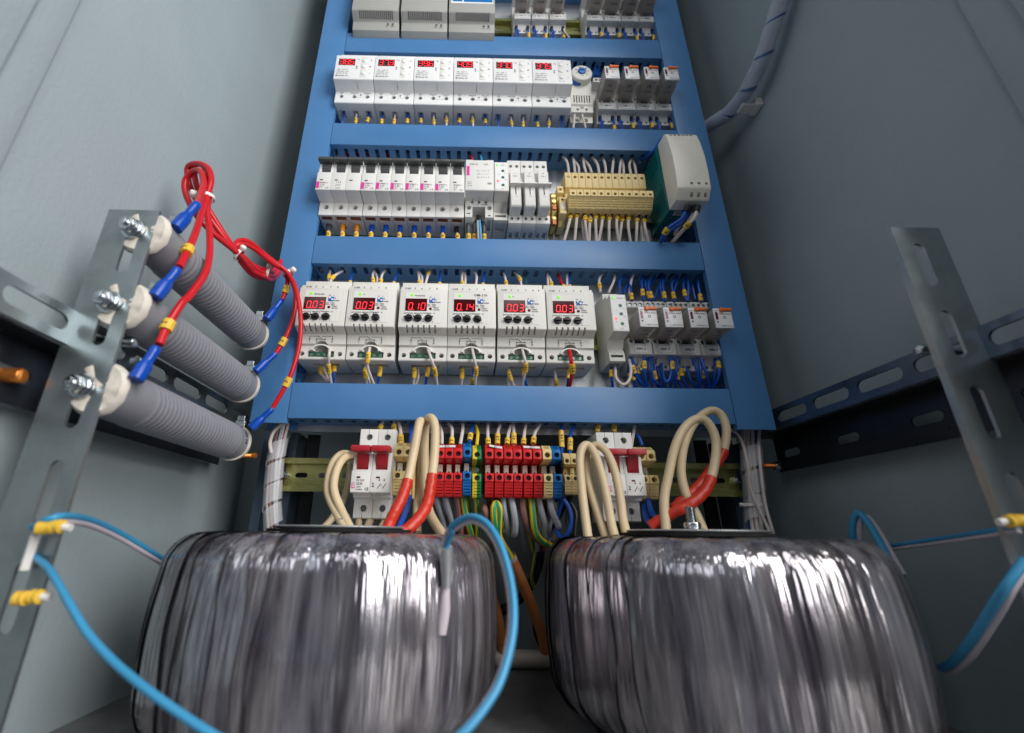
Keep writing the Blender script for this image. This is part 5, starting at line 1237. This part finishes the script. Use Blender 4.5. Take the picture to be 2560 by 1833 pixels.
# ------------------------------------------------------------------ thick cream cables of the transformers
GC = 'thick cream transformer leads'
def lead(label, pts, r, shrink=None):
    S = smooth(pts, 10); o = put('transformer_lead', MB().tube(S, r, 14).mesh('lead'), 'cable_cream'); tag(o, label, 'cable', GC)
    if shrink:
        a, b = shrink; P = [along(S, a+(b-a)*i/26)[0] for i in range(27)]
        rr = [(r+.75)*(1+.05*math.sin(i*1.7)+.04*math.sin(i*3.1)) for i in range(27)]
        q = MB().tube(P, r+.7, 14, rr=rr); put('heat_shrink', q.mesh('hs'), 'shrink_red', o)
    return o
lead('outer cream lead looping up to the left side of the left switch', [(-90.3, -125, 132.5), (-104.1, -112, 147.8), (-115.5, -104, 164.2), (-118.5, -98, 178.7), (-117.9, -90, 193.4), (-114.9, -78, 202.4), (-112.6, -58, 205.3), (-110.8, -40, 201)], 3.5)
lead('inner cream lead looping up to the left side of the left switch', [(-86.4, -125, 132.5), (-99.1, -114, 148.6), (-109.6, -108, 166.6), (-111.5, -102, 182.1), (-109.1, -94, 194.9), (-105.1, -80, 201.7), (-103.2, -60, 202.4), (-102.7, -45, 198.2)], 3.5)
lead('thin cream lead crossing behind the loops left of the left switch', [(-131.2, -60, 133.7), (-124.4, -52, 144.6), (-117.2, -46, 160.7), (-114.8, -40, 180.2), (-115.6, -36, 200.4)], 3.4)
lead('short cream lead under the left pole of the left switch', [(-99.1, -50, 148), (-96.4, -60, 142.3), (-89.5, -90, 132.6)], 3.2)
lead('short cream lead under the right pole of the left switch', [(-86.3, -50, 146.6), (-86.2, -64, 140.4), (-81.4, -95, 131.8)], 3.6)
lead('short cream lead at the lower right corner of the left switch', [(-73.5, -50, 144.8), (-72.9, -70, 138), (-70.1, -95, 131.9)], 3.0)
lead('left tall cream lead ending in red heat shrink in front of the lowest duct', [(-60.3, -125, 132), (-59, -124, 136.9), (-55.7, -116, 148.2), (-50.9, -110, 160.9), (-47.3, -104, 177), (-44.4, -98, 201), (-42, -95, 221.8), (-40.7, -90, 232.2), (-39.6, -78, 232), (-40.3, -62, 219.1), (-42.1, -52, 193.6), (-43.1, -50, 167.5), (-39.6, -80, 132.3)], 4.2, (0, .21))
lead('right tall cream lead ending in red heat shrink in front of the lowest duct', [(-47.1, -130, 132.9), (-41.7, -126, 136.7), (-33.9, -120, 145.7), (-29, -114, 155.5), (-27.2, -108, 169.5), (-25.3, -101, 196.8), (-25.3, -97, 219.6), (-27.5, -94, 231.6), (-32.2, -88, 236.4), (-36.4, -78, 232.1), (-37.1, -68, 212.6), (-35.2, -64, 181.7), (-30.9, -72, 156.1), (-23.6, -95, 142.2), (-11.8, -125, 128.4)], 4.2, (0, .22))
lead('outer cream lead arching in front of the left side of the right switch', [(102, -125, 124.2), (103, -116, 145.6), (103.9, -108, 171.9), (105.6, -102, 195.8), (109.5, -99, 207.8), (115.3, -98, 210.4), (119.8, -102, 201.6), (122.5, -108, 181.9), (123.5, -113, 162.2), (123.4, -118, 143.7), (123.4, -124, 132)], 3.7)
lead('inner cream lead arching in front of the left side of the right switch', [(119.1, -118, 127.1), (116.6, -108, 148), (113.4, -98, 174.1), (114, -92, 194), (118.3, -90, 207.2), (125.9, -92, 211.6), (132.6, -98, 202.5), (135.5, -105, 184.6), (135.9, -110, 162.6), (134.6, -115, 145.9), (133.5, -124, 131.2)], 3.7)
lead('left cream loop ending in red heat shrink at the right of the right switch', [(171.5, -110, 132.5), (176, -104, 161.4), (184.6, -101, 184.6), (195.1, -99, 210.1), (206.9, -97, 227.3), (220.3, -95, 237.1), (229.8, -95, 236), (234.4, -97, 224.1), (232.9, -99, 208.3), (223.2, -103, 186), (211.5, -107, 170.1), (196, -109, 159.2), (179.7, -106, 150.9), (163.5, -98, 140.8)], 4.0, (.72, 1))
lead('right cream loop ending in red heat shrink beside the right cable bundle', [(204.2, -110, 133.8), (201.9, -105, 150.1), (197.4, -101, 168.3), (197.8, -98, 188.5), (204.8, -96, 210.8), (217.2, -93, 230.8), (232.6, -90, 244.2), (243, -90, 247.1), (249.2, -91, 240.4), (248.8, -93, 225.1), (240.4, -95, 205.6), (226.5, -97, 190.1), (211.4, -99, 175.2), (195.8, -99, 163.1), (186.1, -98, 155.5)], 3.9, (.70, 1))
for i, (pts, lab) in enumerate([([(-48.9, -70, 164.8), (-47.9, -95, 153.7), (-48.7, -118, 142.2), (-50.3, -126, 135.3)], 'blue wire running down into the red heat shrink right of the left switch'),
   ([(180, -60, 166.2), (174.7, -75, 156.6), (173, -88, 148.3), (175, -100, 145.8)], 'right blue wire curving into the red heat shrink under the right switch'), ([(175.6, -60, 160.3), (170, -74, 151), (166.2, -88, 144), (166.2, -97, 141.7)], 'left blue wire curving into the red heat shrink under the right switch')]):
    wire(lab, pts, 2.5, 'blue', (), None, 'blue wires of the transformer leads')

# ------------------------------------------------------------------ spiral wrapped bundles
def spiral(o, S, r, pitch, cover, name='spiral_wrap', m='spiral_wrap'):
    q = MB(); L = along(S, 1)[2]; turns = L/pitch; N = int(turns*28); vs = []; fs = []; u = None
    W = pitch*cover
    for i in range(N+1):
        t = i/N; p, tg, _ = along(S, t*.985+.002)
        if u is None: u = tg.orthogonal().normalized()
        u = (u-tg*u.dot(tg)).normalized(); w = tg.cross(u); a = 2*math.pi*turns*t
        for k in range(4):
            s = (k/3-.5)*W; rad = r*(1+.05*(k/3)); e = u*math.cos(a)+w*math.sin(a)
            vs.append(p+tg*s+e*rad)
    for i in range(N):
        for k in range(3): fs.append((i*4+k, i*4+k+1, i*4+k+5, i*4+k+4))
    q.add(vs, fs); me = q.mesh(name, fix=False)
    for p in me.polygons: p.use_smooth = True
    ob = put(name, me, m, o); md = ob.modifiers.new('thick', 'SOLIDIFY'); md.thickness = .0007
    return ob
def bundle(label, pts, r, cores, pitch, cover, group=None):
    t = thing('wrapped_bundle', label, 'cable bundle', 0, 0, group)
    S = smooth(pts, 8)
    for k, (m, cr, rad) in enumerate(cores):
        a = 2*math.pi*k/len(cores)+.4; P = []
        for i, p in enumerate(S):
            g = a+i*.02; P.append(p+Vector((math.cos(g)*rad, math.sin(g)*rad, 0)))
        put('wire', MB().tube(P, cr, 8).mesh('wire'), m, t)
    b, e = .10, .93; SS = [along(S, b+(e-b)*i/40)[0] for i in range(41)]
    spiral(t, SS, r, pitch, cover); return t
bundle('wire bundle in clear spiral wrap under the left end of the lowest duct', [(-193.1, -30, 242.9), (-194, -32, 224), (-194.6, -32, 201.1), (-192.9, -32, 177.9), (-188.9, -36, 156.3), (-181.6, -40, 130.8)], 8.2,
       [('wire_white', 1.6, 4.6), ('wire_red', 2.1, 4.4), ('wire_cyan', 1.8, 4.4), ('wire_white', 1.7, 4.6), ('wire_brown', 1.6, 4.4), ('wire_grey', 1.7, 4.6), ('wire_white', 1.7, 1.0)], 23, .84, 'spiral wrapped bundles')
wire('pale wire bowing out left of the clear spiral wrap under the left duct', [(-193.8, -36, 239.6), (-197.5, -42, 230), (-199.2, -42, 218.6), (-197, -40, 208.8)], 1.8, 'white')
bundle('wire bundle in clear spiral wrap under the right vertical duct', [(315.5, -30, 247.8), (309.2, -32, 224), (305.1, -32, 201.2), (302.2, -32, 175.3), (295.7, -36, 150.3), (293, -38, 134.7)], 9.6,
       [('wire_white', 1.8, 5.4), ('wire_white', 1.8, 5.4), ('wire_blue', 2.0, 5.2), ('wire_white', 1.8, 5.4), ('wire_white', 1.8, 5.4), ('wire_white', 1.8, 5.2), ('wire_blue', 1.8, 4.0), ('wire_white', 1.8, 1.0)], 27, .86, 'spiral wrapped bundles')
wire('left loose white wire running down over the right spiral wrapped bundle', [(284.2, -40, 241.9), (290.5, -44, 233.6), (293.4, -44, 221.6), (292.2, -46, 199.1), (290.5, -46, 179), (293.4, -48, 159.4), (297.4, -52, 135.9)], 1.5, 'white')
wire('right loose white wire running down over the right spiral wrapped bundle', [(319, -38, 243.5), (311.1, -42, 223.5), (305.4, -45, 196.9), (302.1, -46, 164.4), (301.2, -50, 136)], 1.5, 'white')
t = thing('wrapped_conduit', 'blue cable conduit in clear spiral wrap rising along the right wall', 'conduit', 0, 0)
S = smooth([(306, -38, 662), (334, -45, 667), (346, -84, 655), (350, -121, 659), (352, -151, 676), (354, -182, 703), (356, -204, 727), (358, -240, 772), (358, -262, 830)], 10)
put('conduit', MB().tube(S, 8.0, 16).mesh('c'), 'tube_blue', t)
spiral(t, S, 9.6, 34, .93)
q = MB(); q.box(346, 362, -100, -86, 643, 647).box(362, 371.9, -102, -84, 642, 654); put('clip', q.mesh('clip', bevel=1), 'nylon_tie', t)

# ------------------------------------------------------------------ red resistor cables
def tie(label, c, axis, rx, head, group='white cable ties', hs=3.2):
    c = Vector(c); ax = Vector(axis).normalized(); h = (Vector(head)-Vector(head).dot(ax)*ax).normalized(); w = ax.cross(h)
    o = thing('cable_tie', label, 'cable tie', 0, 0, group); n = 28; vs = []; fs = []
    for i in range(n):
        a = 2*math.pi*i/n; e = h*math.cos(a)+w*math.sin(a)
        for s, r in ((-1.5, rx), (1.5, rx), (1.5, rx+.9), (-1.5, rx+.9)): vs.append(c+ax*s+e*r)
    for i in range(n):
        for k in range(4): fs.append((i*4+k, i*4+(k+1) % 4, ((i+1) % n)*4+(k+1) % 4, ((i+1) % n)*4+k))
    put('strap', MB().add(vs, fs).mesh('strap'), 'nylon_tie', o)
    q = MB(); p = c+h*(rx+.4)
    q.lathe(p, h, [(0, hs*.8), (.5, hs), (hs*1.2, hs), (hs*1.5, hs*.75)], 8); put('lock_head', q.mesh('lh', bevel=.4), 'nylon_tie', o)
    return o
def lug(o, p0, p1, r):                                       # blue insulated push-on connector: p0 blade end, p1 wire end
    p0, p1 = Vector(p0), Vector(p1); L = (p1-p0).length; ax = (p1-p0)/L
    q = MB(); q.lathe(p0, ax, [(0, r*1.6), (.4, r*1.75), (L*.40, r*1.75), (L*.52, r*1.35), (L*.60, r*1.15), (L*.66, r*1.28), (L*.76, r*1.18), (L*.84, r*1.3), (L*.97, r*1.25), (L, r*1.1)], 18)
    put('push_on_connector', q.mesh('lug'), 'lug_blue', o)
def red(label, pts, r, mk, lg, group='red resistor cables'):
    o = wire(label, pts, r, 'red', mk, None, group, 'resistor_cable', 'cable', 10, 12)
    if lg: lug(o, lg[0], lg[1], r)
    return o
A_ = (-223.7, -196, 399.6); B_ = (-210.7, -150, 374.9)
red('red cable from the near end of the top resistor into the tied loop', [(-202, -232, 361.6), (-211.7, -218, 380.7), (-220.3, -206, 404.5), (-229.3, -200, 422.8), (-239.9, -194, 430.1), (-248.3, -190, 425.8), (-249.2, -188, 416.7), (-244.2, -186, 404.3), (-234.5, -184, 389.9), (-224.7, -172, 381), (-215.2, -156, 376.6), (-211.6, -146, 375.3), (-213, -120, 376.5), (-211.2, -96, 384), (-213.4, -70, 398.1), (-214, -42, 443)], 2.6, [], ((-206.8, -240, 333.7), (-201.8, -232, 362.6)))
red('red cable from the near end of the middle resistor, marker below the tied loop', [(-198.1, -238, 303.3), (-200.5, -232, 316.7), (-206.3, -220, 344.2), (-215.4, -206, 377.9), (-219, -200, 398.5), (-220.7, -198, 416.6), (-227.7, -196, 431.5), (-240.3, -192, 440.1), (-252.8, -186, 441.9), (-252.5, -182, 430.7), (-245.3, -180, 415.5), (-235.9, -178, 403), (-223.2, -166, 386.8), (-215.4, -152, 378.2), (-211.7, -142, 376.8), (-212.2, -114, 381.7), (-211.5, -92, 389.8), (-213, -70, 403), (-214, -40, 448)], 2.6, [(.055, 8, '1')], ((-204.1, -244, 276.1), (-198.5, -238, 302)))
red('red cable from the near end of the bottom resistor up to the tied loop', [(-195.5, -240, 244.3), (-196.7, -236, 258.8), (-195.4, -230, 279.7), (-195.6, -224, 288.7), (-195.4, -214, 312.8), (-200.7, -206, 335.4), (-209.8, -200, 363.4), (-217.1, -198, 384.5), (-220.5, -196, 402), (-225.7, -194, 421.4), (-236.5, -190, 439.7), (-247.5, -186, 444.6), (-247.2, -182, 433.4), (-239.5, -180, 415.7), (-231, -176, 402.4), (-221.4, -162, 387.5), (-215.5, -150, 379), (-214.4, -142, 380.4), (-213.9, -116, 384.2), (-210.9, -90, 395.1), (-214, -70, 409.3), (-214, -44, 454)], 2.6, [(.035, 8, '1')], ((-199.9, -246, 218.1), (-196.8, -240, 242.2)))
D_ = (-193.4, -80, 398.8)
red('red cable from the lower loop to the far end of the top resistor', [(-214, -44, 440), (-213.4, -72, 403.1), (-214.7, -104, 384.2), (-214.7, -136, 378.4), (-218.5, -146, 382.3), (-220, -142, 393.8), (-216.6, -136, 400.1), (-211.5, -124, 401.9), (-203.5, -104, 397.5), (-198.6, -84, 401.8), (-194.2, -80, 393.2), (-192.9, -80, 380.3), (-195.2, -80, 365.8)], 2.3, [(.95, 8.5, '1')], ((-203.9, -88, 337.9), (-195.9, -80, 364.9)))
red('red cable from the lower loop to the far end of the middle resistor', [(-214, -46, 446), (-213.6, -72, 400.3), (-216, -104, 379), (-215.1, -138, 374.6), (-219.5, -144, 385), (-215.6, -140, 392.8), (-212.1, -126, 397.9), (-200.8, -104, 394.9), (-195.3, -86, 397.8), (-187.4, -82, 386.6), (-180.8, -82, 368.5), (-179.8, -82, 345.6), (-183.4, -82, 323.4), (-188.7, -82, 309.2), (-191.4, -82, 302.7)], 2.3, [(.955, 9, '2')], ((-205.3, -88, 281.1), (-191.4, -82, 302.7)))
red('red cable from the lower loop to the far end of the bottom resistor', [(-214, -48, 450), (-213.9, -72, 398.9), (-213.9, -100, 382.8), (-211.9, -132, 376.2), (-217.8, -140, 382.9), (-220.2, -136, 396.9), (-216.3, -124, 404.4), (-205.2, -104, 401.5), (-191.1, -90, 393.5), (-179.1, -92, 375.3), (-170.4, -94, 351.6), (-165.6, -94, 328.1), (-165.1, -92, 304.6), (-169.3, -90, 278.6), (-176.4, -88, 259.4), (-183.5, -86, 245)], 2.3, [(.925, 9.5, '3')], ((-199.4, -88, 224.1), (-183.9, -86, 243.5)))
tie('white cable tie gathering the red cables above the top resistor', (-222, -197, 398.8), (0.1, .12, -1), 6.2, (-1, -.8, .2), hs=3.4)
tie('white cable tie holding the red cables where the lower loop begins', (-212.8, -146, 376.4), (.8, .35, -.5), 5.6, (.8, -.7, .6), hs=3)
tie('white cable tie near the blue duct edge, left of the rightmost tie', (-210.5, -92, 390.5), (1, .5, -.1), 5.0, (0, -.6, 1), hs=3)
tie('white cable tie with bright head in front of the left blue duct', (-192.5, -84, 395.4), (.45, .1, -.9), 5.2, (1, -.5, .45), hs=3.2)
tie('small pale cable tie on the right spiral wrapped bundle', (295.3, -34, 163.8), (0, 0, 1), 9.8, (-1, -.2, 0), hs=2)

# ------------------------------------------------------------------ twin blue and clear leads in the foreground
def twin(label, pts, r, off):
    S = smooth(pts, 10); off = Vector(off); t = thing('twin_lead', label, 'cable', 0, 0, 'blue and clear twin leads')
    A = []; B = []
    for i, p in enumerate(S):
        tg = (S[min(i+1, len(S)-1)]-S[max(i-1, 0)]).normalized(); o = (off-tg*off.dot(tg)).normalized()*r*.93
        A.append(p+o*.8); B.append(p-o*.9)
    put('blue_core', MB().tube(A, r, 12).mesh('a'), 'wire_cyan', t); put('clear_core', MB().tube(B, r*.8, 12).mesh('b'), 'clear_jacket', t)
    return t
twin('blue lead from the upper marker bunch to behind the left transformer', [(-222.6, -256, 132.2), (-209.6, -262, 136.3), (-209.5, -252, 137.7), (-218.5, -222, 135.8), (-227, -180, 127.3), (-228, -140, 114), (-229.6, -112, 104.2)], 1.9, (0, -.5, 1))
twin('long blue lead swooping from the left strut under the left transformer', [(-229.4, -246, 120.4), (-209.8, -256, 114.4), (-199.3, -262, 110), (-182, -270, 99.6), (-167, -275, 89.1), (-151.2, -280, 80.7), (-136.1, -285, 74.4), (-118.4, -290, 67.6), (-99.1, -294, 60.3), (-85.1, -296, 55.2)], 1.7, (.35, -1, .55))
twin('blue and clear lead arching over the right shoulder of the left transformer', [(-10.3, -205, 116.1), (-9.6, -212, 126.4), (-5.3, -222, 135.5), (5, -234, 140.7), (14.2, -243, 136.8), (21.1, -252, 124.9), (24.9, -262, 107.4), (24, -272, 90.9), (17.9, -282, 75.4), (10.1, -288, 65.9), (0.9, -293, 58.7), (-9.1, -296, 53.7)], 1.8, (.45, -.75, .5))
twin('blue and clear loop standing on the right edge of the right transformer', [(315.2, -128, 127.2), (313.9, -132, 138.5), (314.7, -136, 147.5), (316.3, -140, 149.9), (315.8, -146, 143.3), (311.3, -156, 130.9), (305.9, -166, 117.9), (303.1, -172, 109.5)], 2.6, (-.7, .3, .5))
twin('thick blue and clear lead from the right transformer side to the right strut', [(297, -190, 57.6), (290.8, -205, 64.2), (283.1, -225, 76.7), (279, -245, 94.5), (278.8, -258, 108.8), (290.2, -262, 122.6)], 2.2, (-.6, -.2, .6))
twin('thin dark blue lead running straight to the yellow marker on the right strut', [(321.6, -150, 126.7), (314.4, -195, 131.7), (305.6, -232, 135.7), (299.2, -256, 138.5)], 1.5, (0, 0, 1))
# metal sleeve and tape on the left transformer
t = thing('crimp_sleeve', 'metal crimp sleeve joined to the twin lead on the face of the left transformer', 'crimp sleeve', 0, 0)
put('sleeve', MB().tube([(-9.4, -212, 124.9), (-8.6, -207, 113.3), (-8.5, -206, 102.4)], 4.0, 16, rr=[4.2, 3.6, 2.8]).mesh('sl'), 'galvanised', t)
t2 = put('fabric_tape', MB().tube([(-8.8, -203.5, 102.2), (-9.3, -204, 89.8), (-11.1, -203, 77.1)], 3.0, 12, rr=[2.6, 3.6, 3.4]).mesh('ft'), 'clear_jacket', t)
def marker_knot(label, c, ax, tail):
    t = thing('marker_bundle', label, 'cable marker', 0, 0, 'yellow marker bunches on the struts'); c = Vector(c); ax = Vector(ax).normalized()
    for k in range(4):
        p = c+ax*(k-1.5)*2.9+Vector((0, J(.5), J(.7)))
        d = (ax+Vector((J(.35), J(.3), J(.35)))).normalized()
        q = MB(); q.lathe(p-d*1.8, d, [(0, 2.9), (.3, 3.3), (3.0, 3.3), (3.3, 2.8)], 14); put('marker_sleeve', q.mesh('m'), 'marker_yellow', t)
    q = MB(); q.tube([c+ax*5, c+ax*7+Vector((0, 0, -.6)), c+ax*9.5+Vector((0, 0, -1))], 1.9, 8); put('tie_end', q.mesh('te'), 'nylon_tie', t)
    if tail:
        q = MB(); a, b = tail; q.tube([Vector(a), (Vector(a)+Vector(b))/2, Vector(b)], 2.2, 8); put('tie_strap', q.mesh('ts'), 'nylon_tie', t)
    return t
marker_knot('bunch of yellow cable markers on the left strut, the upper one', (-208.8, -262, 133.7), (1, .1, .05), ((-222.2, -254, 129.8), (-222.3, -254, 112.7)))
marker_knot('bunch of yellow cable markers on the left strut, the lower one', (-208.6, -262, 101.8), (1, .1, .05), None)
marker_knot('bunch of yellow cable markers at the right picture edge on the right strut', (293.3, -262, 142.1), (-1, .1, .02), None)
